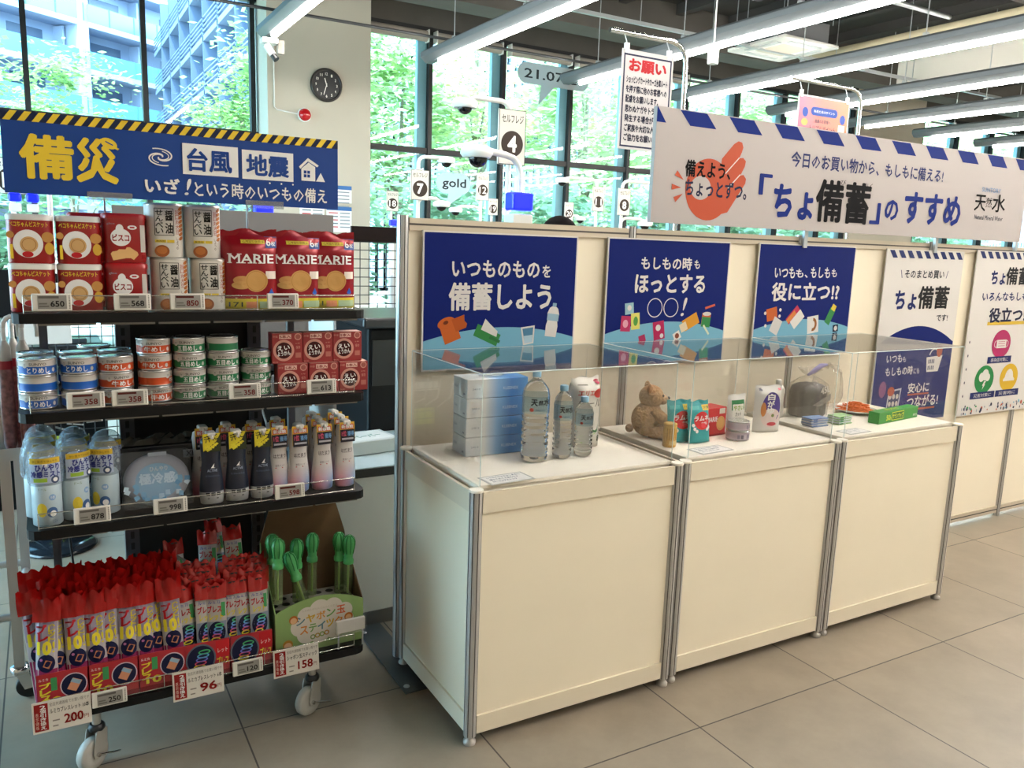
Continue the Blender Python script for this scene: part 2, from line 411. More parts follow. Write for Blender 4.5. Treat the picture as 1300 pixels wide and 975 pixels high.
# ------------------------------------------------------------------ outside: paving, blocks of flats, trees
g = MB(); g.bb(-60, -40, -.3, 110, 130, -.125, M('pale_paving', '#b9b6ae', .9, noise=.1, nscale=.5)); structure(g.build('ground_outside'))
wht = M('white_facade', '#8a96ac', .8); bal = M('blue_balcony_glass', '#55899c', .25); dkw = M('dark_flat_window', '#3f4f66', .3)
D = Vector((.82, .572, 0)); Nn = Vector((.572, -.82, 0))
t = thing('apartment_block', 'white apartment block with rows of blue glass balconies behind the left window', 'building', (.95, 63.5, 0)); t.rotation_euler = (0, 0, math.atan2(D.y, D.x))
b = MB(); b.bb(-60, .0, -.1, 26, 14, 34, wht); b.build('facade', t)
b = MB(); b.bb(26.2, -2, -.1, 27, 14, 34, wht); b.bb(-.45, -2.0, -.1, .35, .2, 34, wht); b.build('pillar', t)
for k in range(11):
    z = .1 + 3.0*k
    b = MB(); b.bb(-60, -2.0, z-.22, 26, 0, z+.12, wht); b.build('balcony_slab', t)
    b = MB(); b.bb(-60, -2.0, z+.12, 26, -1.93, z+1.25, bal)
    for x in range(-60, 27, 2): b.bb(x-.03, -2.03, z+.12, x+.03, -1.9, z+1.25, K('#467484'))
    b.build('balcony_panel', t)
    b = MB()
    for x in range(-58, 25, 6):
        b.bb(x, -.03, z+.2, x+2.4, .02, z+2.3, dkw); b.bb(x+3.2, -.9, z+.12, x+3.35, 0, z+2.7, wht); b.bb(x+2.6, -.5, z+.5, x+3.1, -.05, z+1.1, K('#c8d0d6'))
    b.build('window', t)
t = thing('apartment_block', 'dark framed apartment block with deep balconies seen between the left window mullions', 'building', (6.6, 24, 0))
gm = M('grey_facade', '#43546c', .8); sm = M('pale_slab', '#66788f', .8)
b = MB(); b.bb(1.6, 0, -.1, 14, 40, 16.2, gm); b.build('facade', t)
for k in range(6):
    z = 1+2.6*k
    b = MB(); b.bb(0, 0, z-.15, 1.6, 40, z+.12, sm); b.build('balcony_slab', t)
    b = MB()
    for q in range(4): b.bb(.0, 0, z+.3+.22*q, 0.05, 40, z+.36+.22*q, sm)
    b.build('railing', t)
    b = MB()
    for y in range(0, 40, 4): b.bb(1.55, y+.4, z+.2, 1.62, y+2.4, z+2.2, dkw); b.bb(0, y-.12, z, 1.6, y+.12, z+2.6, gm)
    b.build('window', t)
t = thing('slatted_building', 'grey building with upright metal slats behind the trees', 'building', (8.0, 24, 0))
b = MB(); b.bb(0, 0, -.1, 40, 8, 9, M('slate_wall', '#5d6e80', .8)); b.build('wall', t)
b = MB()
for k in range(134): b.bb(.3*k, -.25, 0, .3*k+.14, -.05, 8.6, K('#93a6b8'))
b.build('slat_screen', t)
for z in (2.6, 5.4, 8.2):
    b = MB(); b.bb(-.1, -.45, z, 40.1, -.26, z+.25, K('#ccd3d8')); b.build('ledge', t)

bark = M('grey_bark', '#8a8074', .9, noise=.2, nscale=6)
def crown_mb(seed, n, rx, ry, z0, z1, lm, leaf=.11, clump=26):
    rn = random.Random(seed); b = MB(); cl = []
    for _ in range(clump):
        while True:
            x, y, z = rn.uniform(-1, 1), rn.uniform(-1, 1), rn.uniform(-1, 1)
            if x*x+y*y+z*z < 1: break
        cl.append((x*rx*.82, y*ry*.82, (z0+z1)/2+z*(z1-z0)/2*.9, rn.uniform(.35, .8)))
    vs = []; fs = []
    for i in range(n):
        cx, cy, cz, r = cl[rn.randrange(clump)]
        x, y, z = cx+rn.gauss(0, r*.55), cy+rn.gauss(0, r*.55), cz+rn.gauss(0, r*.38)
        a = rn.uniform(0, 2*PI); tl = rn.uniform(-.9, .9); s = leaf*rn.uniform(.6, 1.3)
        u = Vector((cos(a), sin(a), rn.uniform(-.5, .3)))*s; w = Vector((-sin(a)*cos(tl), cos(a)*cos(tl), sin(tl)))*s*.5
        p = Vector((x, y, z)); k = len(vs); vs += [p-u, p+w, p+u, p-w]; fs.append((k, k+1, k+2, k+3))
    b.add(vs, fs, lm); return b, cl
def tree(name, label, seed, n, rx, ry, z0, z1, lm, leaf=.11, tr=.09):
    t = thing(name, label, 'tree' if 'tree' in name else 'shrub')
    b, cl = crown_mb(seed, n, rx, ry, z0, z1, lm, leaf); b.build('foliage', t)
    rn = random.Random(seed+5); b = MB()
    zt = z0+(z1-z0)*.55; b.tube([(0, 0, -.1), (.05, .03, z0*.6), (.02, -.05, zt)], [tr, tr*.8, tr*.35], bark, 8)
    for k in range(9):
        c = cl[k]; zz = max(.3, min(zt*.95, c[2]-.5-rn.random())); b.tube([(0, 0, zz*.8), (c[0]*.5, c[1]*.5, (zz+c[2])/2), c[:3]], [tr*.4, tr*.25, tr*.1], bark, 6)
    b.build('trunk', t); return t
lA = Mleaf('bright_maple_leaf', '#b6c584', '#d8e2b0'); lD = Mleaf('dark_oak_leaf', '#6a8a58', '#9dba78'); lB = Mleaf('green_zelkova_leaf', '#a2bb88', '#c8dab2'); lC = Mleaf('deep_camellia_leaf', '#8aa98c', '#aec8ac')  # the oak leaf is one darker green, used for the left trees
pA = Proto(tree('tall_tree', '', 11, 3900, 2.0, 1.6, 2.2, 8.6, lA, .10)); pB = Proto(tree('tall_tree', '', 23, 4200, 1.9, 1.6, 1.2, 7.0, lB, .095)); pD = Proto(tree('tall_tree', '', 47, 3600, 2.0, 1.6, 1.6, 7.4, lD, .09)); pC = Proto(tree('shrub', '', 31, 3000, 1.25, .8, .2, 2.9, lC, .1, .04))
WH = ['first', 'second', 'third', 'fourth', 'fifth', 'sixth', 'seventh', 'eighth', 'ninth', 'tenth', 'eleventh', 'twelfth', 'thirteenth', 'fourteenth']
spots = [(5.2, 13.6, pB, 1), (7.2, 14.2, pA, .98), (9.6, 13.4, pB, 1.12), (11.7, 14.6, pA, 1.05), (14.3, 13.8, pB, 1.2), (17, 14.6, pA, 1), (20, 14, pB, 1.15), (23.5, 14.5, pA, 1.1), (27, 15, pB, 1.2)]
for i, (x, y, p, s) in enumerate(spots):
    p.put((x, y, 0), '%s tall green tree from the clock pier, close outside the right windows' % WH[i], i*1.3, 'trees in the front row outside the right windows', scale=(s, s, s))
for i, (x, y, p, s) in enumerate([(9.0, 18.2, pA, 1.1), (13, 18.6, pB, 1.2), (16.5, 18, pA, 1.15), (21, 18.8, pB, 1.2), (26, 19, pA, 1.2)]):
    p.put((x, y, 0), '%s tree from the clock pier in the rear row before the slatted building' % WH[i], 2+i*1.1, 'trees in the rear row before the slatted building', scale=(s, s, s))
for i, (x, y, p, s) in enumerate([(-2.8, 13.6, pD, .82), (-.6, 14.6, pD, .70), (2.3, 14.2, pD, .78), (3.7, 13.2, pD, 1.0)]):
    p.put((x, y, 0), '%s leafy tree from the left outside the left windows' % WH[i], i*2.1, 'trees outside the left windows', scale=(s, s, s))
for i in range(12):
    x = -4+2.3*i; pC.put((x, 11.3+.3*(i % 2), 0), '%s low shrub from the left in the bed outside the glass' % WH[i], i*.9, 'shrubs in the bed outside the glass')

# ================================================================== ceiling: lamps, pipes, air conditioner
tubem = M('lit_fluorescent_tube', '#fffaf3', .4, emit=TUBE)
chan = M('lamp_channel_metal', '#5c6164', .5, .2)
def lamp(x, y1, y0, label):
    t = thing('strip_light', label, 'ceiling light', (x, 0, 3.6), group='suspended strip lights')
    b = MB(); b.prism([(-.04, .0), (-.1, .055), (-.1, .105), (-.06, .135), (.06, .135), (.1, .105), (.1, .055), (.04, .0)], y0, y1+.32, chan)
    b.build('channel', t)
    b = MB(); b.tube([(0, y0+.05, -.024), (0, y1, -.024)], .028, tubem, 12); b.build('lamp_tube', t)
    k = 0; y = y1-.35
    while y > y0:
        b = MB(); b.tube([(0, y, .10), (0, y, ZC-3.61)], .006, grymetal, 6); b.rbox((0, y, .155), (.05, .05, .04), .01, grymetal); b.build('hanger_rod', t); y -= 1.5
LX = [1.0, 2.82, 4.70, 6.46, 8.30, 10.05, 11.75, 13.5]
for i, x in enumerate(LX):
    lamp(x, 6.5, -4.6, '%s suspended strip light counted from the clock side' % WH[i])
pipem = M('dark_conduit', '#4a4d50', .4, .5); beige = M('beige_pipe_lagging', '#b9ad90', .75)
b = MB(); b.tube([(XL, 6.44, 3.80), (XR, 6.44, 3.80)], .016, pipem, 8)
tag(b.build('conduit'), 'thin dark conduit running across the far ends of the strip lights', 'pipe')
b = MB(); b.tube([(8.8, 6.4, 4.42), (8.8, -4, 4.42)], .075, beige, 12); b.tube([(8.8, 6.4, 4.42), (8.8, 6.75, 4.5), (8.8, 6.9, 4.8)], .075, beige, 12)
tag(b.build('pipe'), 'beige lagged pipe running back from the air conditioner', 'pipe')
b = MB(); b.tube([(2.4, 5.1, 4.62), (6.2, 5.1, 4.62)], .17, M('spiral_duct_steel', '#56565a', .5, .5), 18)
for k in range(6): b.tube([(2.6+.66*k, 5.1, 4.62), (2.62+.66*k, 5.1, 4.62)], .18, grymetal, 18)
tag(b.build('duct'), 'grey round air duct crossing under the dark ceiling', 'duct')
b = MB(); b.tube([(3.0, 4.35, 4.5), (8.6, 4.35, 4.5)], .03, grymetal, 8); tag(b.build('pipe'), 'slim steel pipe beside the grey round air duct', 'pipe')
for i, (y, z) in enumerate(((1.6, 4.2), (2.7, 4.25), (5.9, 4.2))):
    t = thing('cable_tray', '%s steel channel rail hung across above the strip lights, counted from the front' % WH[i], 'rail', (0, y, z), group='steel channel rails under the ceiling')
    b = MB(); b.bb(1.2, -.02, -.02, 12.5, .02, .02, grymetal); b.build('rail', t)
    for k in range(7):
        b = MB(); b.tube([(1.7+1.7*k, 0, .02), (1.7+1.7*k, 0, ZC-z-.01)], .006, grymetal, 6); b.build('hanger_rod', t)
t = thing('air_conditioner', 'square white cassette air conditioner under the ceiling', 'air conditioner', (7.35, 5.8, 4.2))
b = MB(); b.rr(1.0, 1.0, .05, [(.0, 0), (0, .03), (.05, .05)], white); b.build('panel', t); b = MB(); b.rr(.8, .8, .03, [(0, .05), (0, .29)], M('galvanised_casing', '#56585a', .6)); b.build('casing', t)
b = MB(); b.rr(.5, .5, .02, [(.03, -.006), (0, .002)], M('grille_beige', '#cfc8b8', .6)); b.build('intake_grille', t)
for k in range(4):
    a = k*PI/2; b = MB(); b.box((.36*cos(a), .36*sin(a), -.004), (.07, .56, .01) if k % 2 == 0 else (.56, .07, .01), M('louvre_grey', '#bfc3c4', .4)); b.build('louvre', t)
b = MB()
for k in range(4): b.tube([(.42*(1 if k % 2 else -1), .42*(1 if k > 1 else -1), .28), (.42*(1 if k % 2 else -1), .42*(1 if k > 1 else -1), .79)], .007, grymetal, 6)
b.build('hanger_rods', t)
t = thing('spotlight', 'short white cylinder spotlight hanging near the air conditioner', 'spotlight', (4.37, 3.84, 3.38))
b = MB(); b.lathe([(.046, -.065), (.05, -.06), (.05, .065), (.04, .07)], white, n=18); b.build('body', t)
b = MB(); b.tube([(0, 0, .07), (0, 0, 1.24)], .008, white, 6); b.build('stem', t)
# pier: clock, alarm lamp, cable, camera, notices
t = thing('wall_clock', 'round black wall clock with white numerals on the white pier', 'clock', (2.12, 8.44, 3.51)); t.rotation_euler = (PI/2, 0, 0)
b = MB(); b.lathe([(.2, 0), (.207, .02), (.2, .045), (.178, .045), (.174, .025)], M('clock_rim', '#241f1d', .3), n=40); b.build('rim', t)
b = MB(); b.lathe([(.176, .02), (.176, .026)], M('clock_face', '#1b1a1c', .5), n=40); Fc = Flat((0, 0, .026), (1, 0, 0), (0, 1, 0))
for k in range(12):
    a = PI/2-PI*2*(k+1)/12; w = .03 if k >= 9 else .016
    b.tx(Fc, str(k+1), .135*cos(a)-w/2, .135*sin(a)-.016, .135*cos(a)+w/2, .135*sin(a)+.016, K('#e9e4da'), .02)
b.build('dial', t)
for nm, ang, ln, w in (('hour_hand', R(90+16), .085, .011), ('minute_hand', R(-90-17), .125, .008)):
    b = MB(); b.line(Fc, [(-.02*cos(ang), -.02*sin(ang)), (ln*cos(ang), ln*sin(ang))], w, K('#f2eee6'), .004); b.build(nm, t)
t = thing('alarm_lamp', 'round red alarm lamp on a white base below the clock', 'alarm lamp', (1.84, 8.45, 3.12)); t.rotation_euler = (PI/2, 0, 0)
b = MB(); b.lathe([(.085, 0), (.085, .03), (.08, .035)], white, n=28); b.build('base', t)
b = MB(); b.lathe([(.075, .034), (.072, .06), (.05, .085), (1e-4, .095)], M('red_lamp_lens', '#b3141b', .15, coat=.5), n=28, cap=False); b.build('lens', t)
b = MB(); b.tube([(1.47, 8.44, 4.3), (1.47, 8.44, 3.18), (1.5, 8.44, 3.15), (1.75, 8.44, 3.125)], .009, white, 6); tag(b.build('wall_cable'), 'thin white cable led down the pier to the red alarm lamp', 'cable')
t = thing('security_camera', 'small white bracket camera at the end of the leftmost strip light', 'camera', (.98, 6.62, 3.52))
b = MB(); b.rbox((0, 0, .02), (.16, .12, .05), .01, white); b.rbox((.12, .02, -.02), (.07, .05, .14), .008, M('grey_box', '#8b877f', .6)); b.build('bracket', t)
b = MB(); b.tube([(-.03, -.02, -.03), (.02, -.06, -.12)], .035, white, 12); b.build('body', t)
b = MB(); b.tube([(.02, -.06, -.12), (.05, -.085, -.165)], [.03, .034], blk, 12); b.build('lens', t)
for i, (x, z, w, h, lab) in enumerate(((1.77, 1.70, .32, .33, 'white notice sheet with red print on the pier'), (2.12, 1.68, .34, .33, 'blue headed notice sheet on the pier, right of the red print sheet'), (2.0, 2.06, .46, .22, 'blue edged notice above the other sheets on the pier'))):
    b = MB(); b.bb(0, -.004, 0, w, 0, h, '#e8eaea'); F = Flat((0, -.004, 0)); b.rect(F, 0, h-.05, w, h, '#3f6ea8')
    for k in range(5): b.rect(F, .03, h-.09-.045*k, w*.45, h-.075-.045*k, '#c9545a' if (k+i) % 2 else '#6b7680'); b.rect(F, w*.53, h-.09-.045*k, w*.93, h-.075-.045*k, '#8a949c')
    tag(b.build('notice_sheet', None, (x, 8.445, z)), lab, 'notice')

# ================================================================== exhibition wall with its counters
panel = M('cream_panel', '#f3e7ce', .38, noise=.015, nscale=4); ctop = M('counter_top_white', '#fdf5e4', .34); edge = M('counter_edge_white', '#e6dac2', .38)
slot = M('dark_slot', '#4d4742', .6)
UW, UD, UH = .808, .565, .86
def post_mb(h, z0=.03, r=.021):
    b = MB(); n = 8
    pr = []
    for k in range(8):                                             # eight-sided profile with a slot down each face
        for (da, q) in ((-.34, 1.0), (-.07, 1.0), (-.06, .78), (.06, .78), (.07, 1.0), (.34, 1.0)):
            a = R(45*k)+da; pr.append((r*q*cos(a), r*q*sin(a)))
    N = len(pr); vs = [(x, y, z0) for x, y in pr]+[(x, y, h) for x, y in pr]; fs = []; ms = []
    for i in range(N):
        j = (i+1) % N; fs.append((i, j, N+j, N+i)); ms.append(slot if i % 6 in (1, 2, 3) else alu)
    b.add(vs, fs, ms); b.add(vs[N:], [tuple(range(N))], alu); return b
def counter(i, x, y, rz, label):
    t = thing('display_counter', label, 'counter', (x, y, 0), rz, 'white display counters along the poster wall')
    for (px, py) in ((0, 0), (UW, 0), (0, UD), (UW, UD)):
        p = post_mb(UH-.004).build('post', t, (px, py, 0))
        b = MB(); b.lathe([(.02, 0), (.021, .004), (.021, .012), (.014, .016), (.012, .03)], M('foot_grey', '#a9a29a', .4, .4), n=16); b.build('levelling_foot', p)
        b = MB(); b.lathe([(.023, UH-.004), (.024, UH), (.022, UH+.004)], M('post_cap_cream', '#f3ecdc', .4), n=18); b.build('cap', p)
    for nm, a in (('front_panel', 0), ('side_panel', 1), ('back_panel', 2), ('side_panel', 3)):
        b = MB()
        if nm == 'front_panel': b.bb(.02, -.004, .05, UW-.02, .004, UH-.01, panel)
        elif nm == 'back_panel': b.bb(.02, UD-.004, .05, UW-.02, UD+.004, UH-.01, panel)
        else:
            q = 0 if a == 1 else UW; b.bb(q-.004, .02, .05, q+.004, UD-.02, UH-.01, panel)
        b.build(nm, t)
    for z0, z1, nm in ((.035, .098, 'bottom_rail'), (UH-.075, UH-.006, 'top_rail')):
        b = MB(); b.bb(.019, -.012, z0, UW-.019, .0, z1, edge); b.build(nm, t)
        b = MB(); b.bb(-.012, .019, z0, 0, UD-.019, z1, edge); b.build(nm, t)
        b = MB(); b.bb(UW, .019, z0, UW+.012, UD-.019, z1, edge); b.build(nm, t)
    b = MB(); b.rbox((UW/2, UD/2, UH+.001), (UW-.03, UD-.03, .014), .003, ctop); b.bb(.02, .02, UH-.02, UW-.02, UD-.02, UH-.004, ctop); b.build('counter_top', t)
    return t
CX = [0.0, .8559, 1.7081]
counter(0, 0, 0, -.0029, 'left white display counter holding water bottles and tissue boxes')
counter(1, CX[1], .008, -.0045, 'middle white display counter holding the plush bear')
counter(2, CX[2], .008, .003, 'right white display counter holding the green wrap box')
# clear covers
acr = Mglass('clear_acrylic', '#fefefe', 1.49); acre = M('acrylic_edge', '#e9f3ee', .2, emit=0)
for i in range(3):
    t = thing('acrylic_cover', ['clear acrylic cover over the water bottles', 'clear acrylic cover over the plush bear and snacks', 'clear acrylic cover over the green wrap box'][i], 'display cover', (CX[i]+.018, .01 if i == 0 else .016, UH+.008), 0, 'clear covers on the counters')
    w, d, h = .772, .55, .353; e = .0035
    for nm, bx in (('front_sheet', (0, 0, 0, w, e, h)), ('back_sheet', (0, d-e, 0, w, d, h)), ('side_sheet', (0, e, 0, e, d-e, h)), ('side_sheet', (w-e, e, 0, w, d-e, h)), ('top_sheet', (0, 0, h, w, d, h+e))):
        b = MB(); b.bb(*bx, acr); b.build(nm, t)
    b = MB(); r = .0016
    for (p, q) in (((0, 0, h), (w, 0, h)), ((w, 0, h), (w, d, h)), ((0, d, h), (w, d, h)), ((0, 0, h), (0, d, h)), ((0, 0, 0), (0, 0, h)), ((w, 0, 0), (w, 0, h)), ((0, d, 0), (0, d, h)), ((w, d, 0), (w, d, h))): b.tube([p, q], r, acre, 6)
    b.build('glued_edge', t)
# poster wall
WY = .628
t = thing('partition_wall', 'cream exhibition partition wall carrying the posters behind the counters', 'partition', (0, WY, 0))
PX = [0.003+1.0257*k for k in range(7)]
for k in range(7):
    p = post_mb(1.702, .0, .022).build('post', t, (PX[k], 0, 0))
for k in range(6):
    b = MB(); b.bb(PX[k]+.018, -.004, .03, PX[k+1]-.018, .004, 1.69, panel); b.build('wall_panel', t)
    for z in (0.045, 1.672):
        b = MB(); b.bb(PX[k]+.02, -.014, z-.022, PX[k+1]-.02, .014, z+.022, M('rail_beige_alu', '#c8bba6', .4, .3)); b.bb(PX[k]+.02, -.0148, z-.004, PX[k+1]-.02, -.0142, z+.003, slot); b.build('rail', t)
# posters
navy = M('navy_print', '#071a60', .65, spec=.12); pblue = K('#6fa6bd', .45); pw = K('#d3cec8', .5)
YP = WY-.0235
def board(x0, z0, x1, z1, name, label, cat='poster'):
    t = thing(name, label, cat, ((x0+x1)/2, YP, z0)); b = MB(); b.bb(-(x1-x0)/2, -.006, 0, (x1-x0)/2, 0, z1-z0, pw)
    return t, b, Flat((-(x1-x0)/2, -.006, 0)), x1-x0, z1-z0
def bluebase(b, F, w, h, e0, e1):
    b.rect(F, .006, .006, w-.006, h-.006, navy, .0005); c = w/2
    n = 26; pts = [(.006+(w-.012)*i/n, e0+e1*(1-((2*i/n)-1)**2)) for i in range(n+1)]
    b.poly(F, [(w-.006, .006), ] + pts[::-1] + [(.006, .006)], pblue, .0009)
def rotp(pts, c, a): return [(c[0]+x*cos(a)-y*sin(a), c[1]+x*sin(a)+y*cos(a)) for x, y in pts]
def shp(b, F, c, a, pts, m, l=.0014): b.poly(F, rotp(pts, c, a), m, l)
def rc(w, h): return [(-w/2, -h/2), (w/2, -h/2), (w/2, h/2), (-w/2, h/2)]
# 1
t, b, F, w, h = board(.07, 1.135, .745, 1.652, 'poster', 'blue poster with paper roll, tissue, glass and water bottle drawings')
bluebase(b, F, w, h, .113, .046)
b.tx(F, 'いつものもの', .119, .351, .497, .413, pw, .03); b.tx(F, 'を', .512, .353, .549, .399, pw, .025)
b.tx(F, '備蓄しよう', .109, .228, .555, .327, pw, .04)
o = K('#b85a22'); c = (.115, .145)
shp(b, F, c, .35, rc(.07, .075), o); b.disc(F, .098, .18, .037, o, .02, .0016, rot=.35); b.disc(F, .096, .181, .011, K('#6a2c0e'), .007, .002, rot=.35); shp(b, F, (.155, .178), .3, [(-.025, -.026), (.02, -.024), (.028, -.01), (.02, .003), (.026, .026), (-.03, .024)], K('#a64d1a'), .0017)
g_ = K('#2f7a3e'); shp(b, F, (.272, .13), -.42, rc(.11, .048), g_); shp(b, F, (.272, .14), -.42, [(-.03, 0), (.045, 0), (.04, .022), (.0, .034), (-.03, .045)], pw, .0018); shp(b, F, (.305, .112), -.42, rc(.05, .012), K('#256635'), .0018)
shp(b, F, (.456, .125), .05, [(-.024, -.038), (.024, -.034), (.031, .037), (-.033, .033)], pw); shp(b, F, (.456, .125), .05, [(-.017, -.032), (.018, -.028), (.024, .03), (-.026, .027)], K('#46748f'), .0017); shp(b, F, (.456, .115), .05, [(-.017, -.022), (.018, -.018), (.02, .01), (-.02, .008)], K('#a8c4cf'), .0019)
c = (.567, .18); a = -.12; shp(b, F, c, a, [(-.026, -.064), (.026, -.064), (.028, -.02), (.023, 0), (.028, .028), (.02, .05), (.01, .057), (-.01, .057), (-.02, .05), (-.028, .028), (-.023, 0), (-.028, -.02)], pw); shp(b, F, c, a, [(-.027, 0), (.027, 0), (.027, .028), (-.027, .028)], K('#8faebd'), .0017); shp(b, F, (c[0]+.008, c[1]+.064), a, rc(.018, .014), K('#7a9aae'), .0017)
b.build('printed_sheet', t)
# 2
t, b, F, w, h = board(.895, 1.12, 1.578, 1.655, 'poster', 'blue poster with two white circles and snack drawings')
bluebase(b, F, w, h, .134, .047)
b.tx(F, 'もしもの時', .178, .406, .458, .459, pw, .03); b.tx(F, 'も', .474, .413, .505, .45, pw, .025)
b.tx(F, 'ほっとする', .152, .307, .543, .384, pw, .038); b.ring(F, .266, .242, .042, .004, pw, .042); b.ring(F, .356, .242, .042, .004, pw, .042); b.tx(F, '!', .412, .204, .43, .286, pw, 0, shear=.25)
for (x, z, a, ww, hh, m) in ((.127, .24, .1, .046, .048, '#8fb4bf'), (.112, .176, -.05, .052, .066, '#b02f5c'), (.163, .186, .08, .046, .07, '#d3cd6a'), (.205, .11, .3, .036, .03, '#9c2c55'), (.295, .143, .15, .062, .08, '#a41e4e'), (.4, .117, .5, .04, .036, '#d8d2c8'), (.475, .178, .45, .09, .052, '#c78a28'), (.435, .155, .45, .04, .038, '#d2c3a4'), (.565, .185, -.1, .052, .06, '#b55a38'), (.565, .175, -.1, .052, .045, '#2f7a44'), (.585, .245, .25, .06, .01, '#c05a42'), (.57, .14, .7, .01, .055, '#c9d0b0')):
    shp(b, F, (x, z), a, rc(ww, hh), K(m), .0014)
b.disc(F, .127, .243, .011, pw, .012, .002); b.disc(F, .11, .176, .014, K('#d89aac'), .017, .002); b.disc(F, .164, .186, .012, K('#4c8a3c'), .02, .002); b.disc(F, .29, .155, .014, pw, l=.002); b.disc(F, .312, .12, .01, pw, l=.002); b.disc(F, .4, .117, .012, K('#7a4028'), l=.002); b.disc(F, .568, .212, .025, pw, .009, .002)
b.build('printed_sheet', t)
# 3
t, b, F, w, h = board(1.76, 1.12, 2.44, 1.658, 'poster', 'blue poster with a question mark heading and torn bag drawings')
bluebase(b, F, w, h, .133, .045)
b.tx(F, 'いつも', .114, .377, .25, .428, pw, .03); b.tx(F, 'も、', .258, .38, .34, .42, pw, .025); b.tx(F, 'もしも', .362, .38, .5, .43, pw, .03); b.tx(F, 'も', .512, .385, .55, .424, pw, .025)
b.tx(F, '役に立つ!?', .107, .269, .579, .354, pw, .038)
for (x, z, a, ww, hh, m) in ((.118, .205, .2, .07, .06, '#b85a24'), (.15, .148, -.45, .06, .075, '#c8c5c0'), (.263, .2, .75, .1, .036, '#b02e4c'), (.295, .178, .75, .09, .05, '#d6d2ca'), (.252, .19, .75, .07, .022, '#c87c3c'), (.41, .15, .12, .08, .085, '#d8d4cc'), (.53, .19, -.5, .04, .085, '#2f7a44'), (.553, .232, -.5, .03, .03, '#c9b03c'), (.58, .128, .1, .04, .036, '#101c36'), (.58, .09, .1, .036, .03, '#101c36')):
    shp(b, F, (x, z), a, rc(ww, hh), K(m), .0014)
for (x, z) in ((.072, .21), (.08, .15), (.172, .225), (.17, .195)): b.disc(F, x, z, .008, pw, l=.002)
b.ring(F, .41, .15, .028, .015, K('#8f5c2a'), .033, .002, a0=-1.8, a1=1.6); b.disc(F, .58, .128, .012, pw, l=.0022); b.disc(F, .58, .09, .011, K('#a8bccb'), l=.0022)
b.build('printed_sheet', t)
# 4
def stripes(b, F, x0, x1, z0, z1, n, m, gap=.45, sh=.45, l=.0009, flip=1):
    d = (x1-x0)/n
    for k in range(n):
        a = x0+d*k; q = [(a+flip*sh*d if flip > 0 else a, z0), (a+d*(1-gap)+(flip*sh*d if flip > 0 else 0), z0), (a+d*(1-gap)+(0 if flip > 0 else sh*d), z1), (a+(0 if flip > 0 else sh*d), z1)]
        b.poly(F, [(min(max(x, x0), x1), z) for x, z in q], m, l)
t, b, F, w, h = board(2.685, .705, 3.362, 1.655, 'poster', 'white and navy poster with a shopping basket drawing right of the blue posters')
stripes(b, F, .02, w-.01, h-.045, h-.006, 9, K('#12235c'))
b.tx(F, '\\', .13, .80, .148, .842, K('#12235c'), .0); b.tx(F, 'そのまとめ買い', .167, .799, .512, .842, K('#141a2c'), .025); b.tx(F, '/', .53, .80, .548, .842, K('#12235c'), 0)
b.tx(F, 'ちょ', .111, .633, .288, .731, K('#0f1f5a'), .045); b.tx(F, '備蓄', .306, .636, .577, .755, K('#0e0f13'), .035); b.tx(F, 'です!', .49, .564, .592, .6, K('#141a2c'), .025)
n = 20; b.poly(F, [(w-.006, .36), (w-.006, .446)] + [(w-.02-(w-.04)*i/n, .452+.088*(1-(1-2*i/n)**2)) for i in range(n+1)] + [(.006, .455), (.006, .44)], navy, .0009)
b.poly(F, [(.006, .006), (w-.006, .006), (w-.006, .412), (.006, .418)], M('navy_print'), .0012); b.poly(F, [(.006, .418), (w-.006, .412), (w-.006, .425), (.006, .452)], K('#bfbcb8'), .0014)
b.tx(F, 'ちょっと意識して', .12, .42, .4, .438, K('#c9b9a8'), .01, .0018)
b.tx(F, 'いつも', .093, .345, .225, .389, pw, .025, .0018); b.tx(F, 'も', .232, .345, .26, .375, pw, .015, .0018); b.tx(F, 'もしもの時', .096, .272, .33, .32, pw, .025, .0018); b.tx(F, 'にも', .34, .274, .391, .306, pw, .015, .0018)
b.tx(F, '安心に', .309, .166, .497, .222, pw, .028, .0018); b.rect(F, .309, .152, .5, .162, '#a34a32', .0016); b.tx(F, 'つながる!', .314, .085, .594, .148, pw, .028, .0018); b.rect(F, .35, .066, .57, .077, '#a34a32', .0016)
b.poly(F, [(.455, .279), (.56, .279), (.588, .37), (.442, .362)], pw, .0018)
for k in range(4):
    for j in range(2): b.rect(F, .462+.015*k, .29+.036*j, .471+.015*k, .313+.036*j, '#454c66', .0021)
b.ring(F, .512, .362, .048, .009, pw, .05, .0019, a0=.25, a1=PI-.25); b.disc(F, .555, .395, .026, K('#a34a32'), .035, .0022)
b.poly(F, [(.13, .05), (.235, .05), (.25, .2), (.14, .19)], K('#b9bbc6'), .0018); b.poly(F, [(.138, .058), (.226, .058), (.24, .19), (.15, .182)], K('#1d2858'), .002)
for k in range(3):
    for j in range(3): b.disc(F, .158+.03*k, .075+.04*j, .012, K('#c8bfb4'), .015, .0023, 10)
b.disc(F, .16, .185, .03, K('#a34a32'), .026, .0024); b.disc(F, .085, .2, .03, K('#7a4a72'), .045, .0024)
b.build('printed_sheet', t)
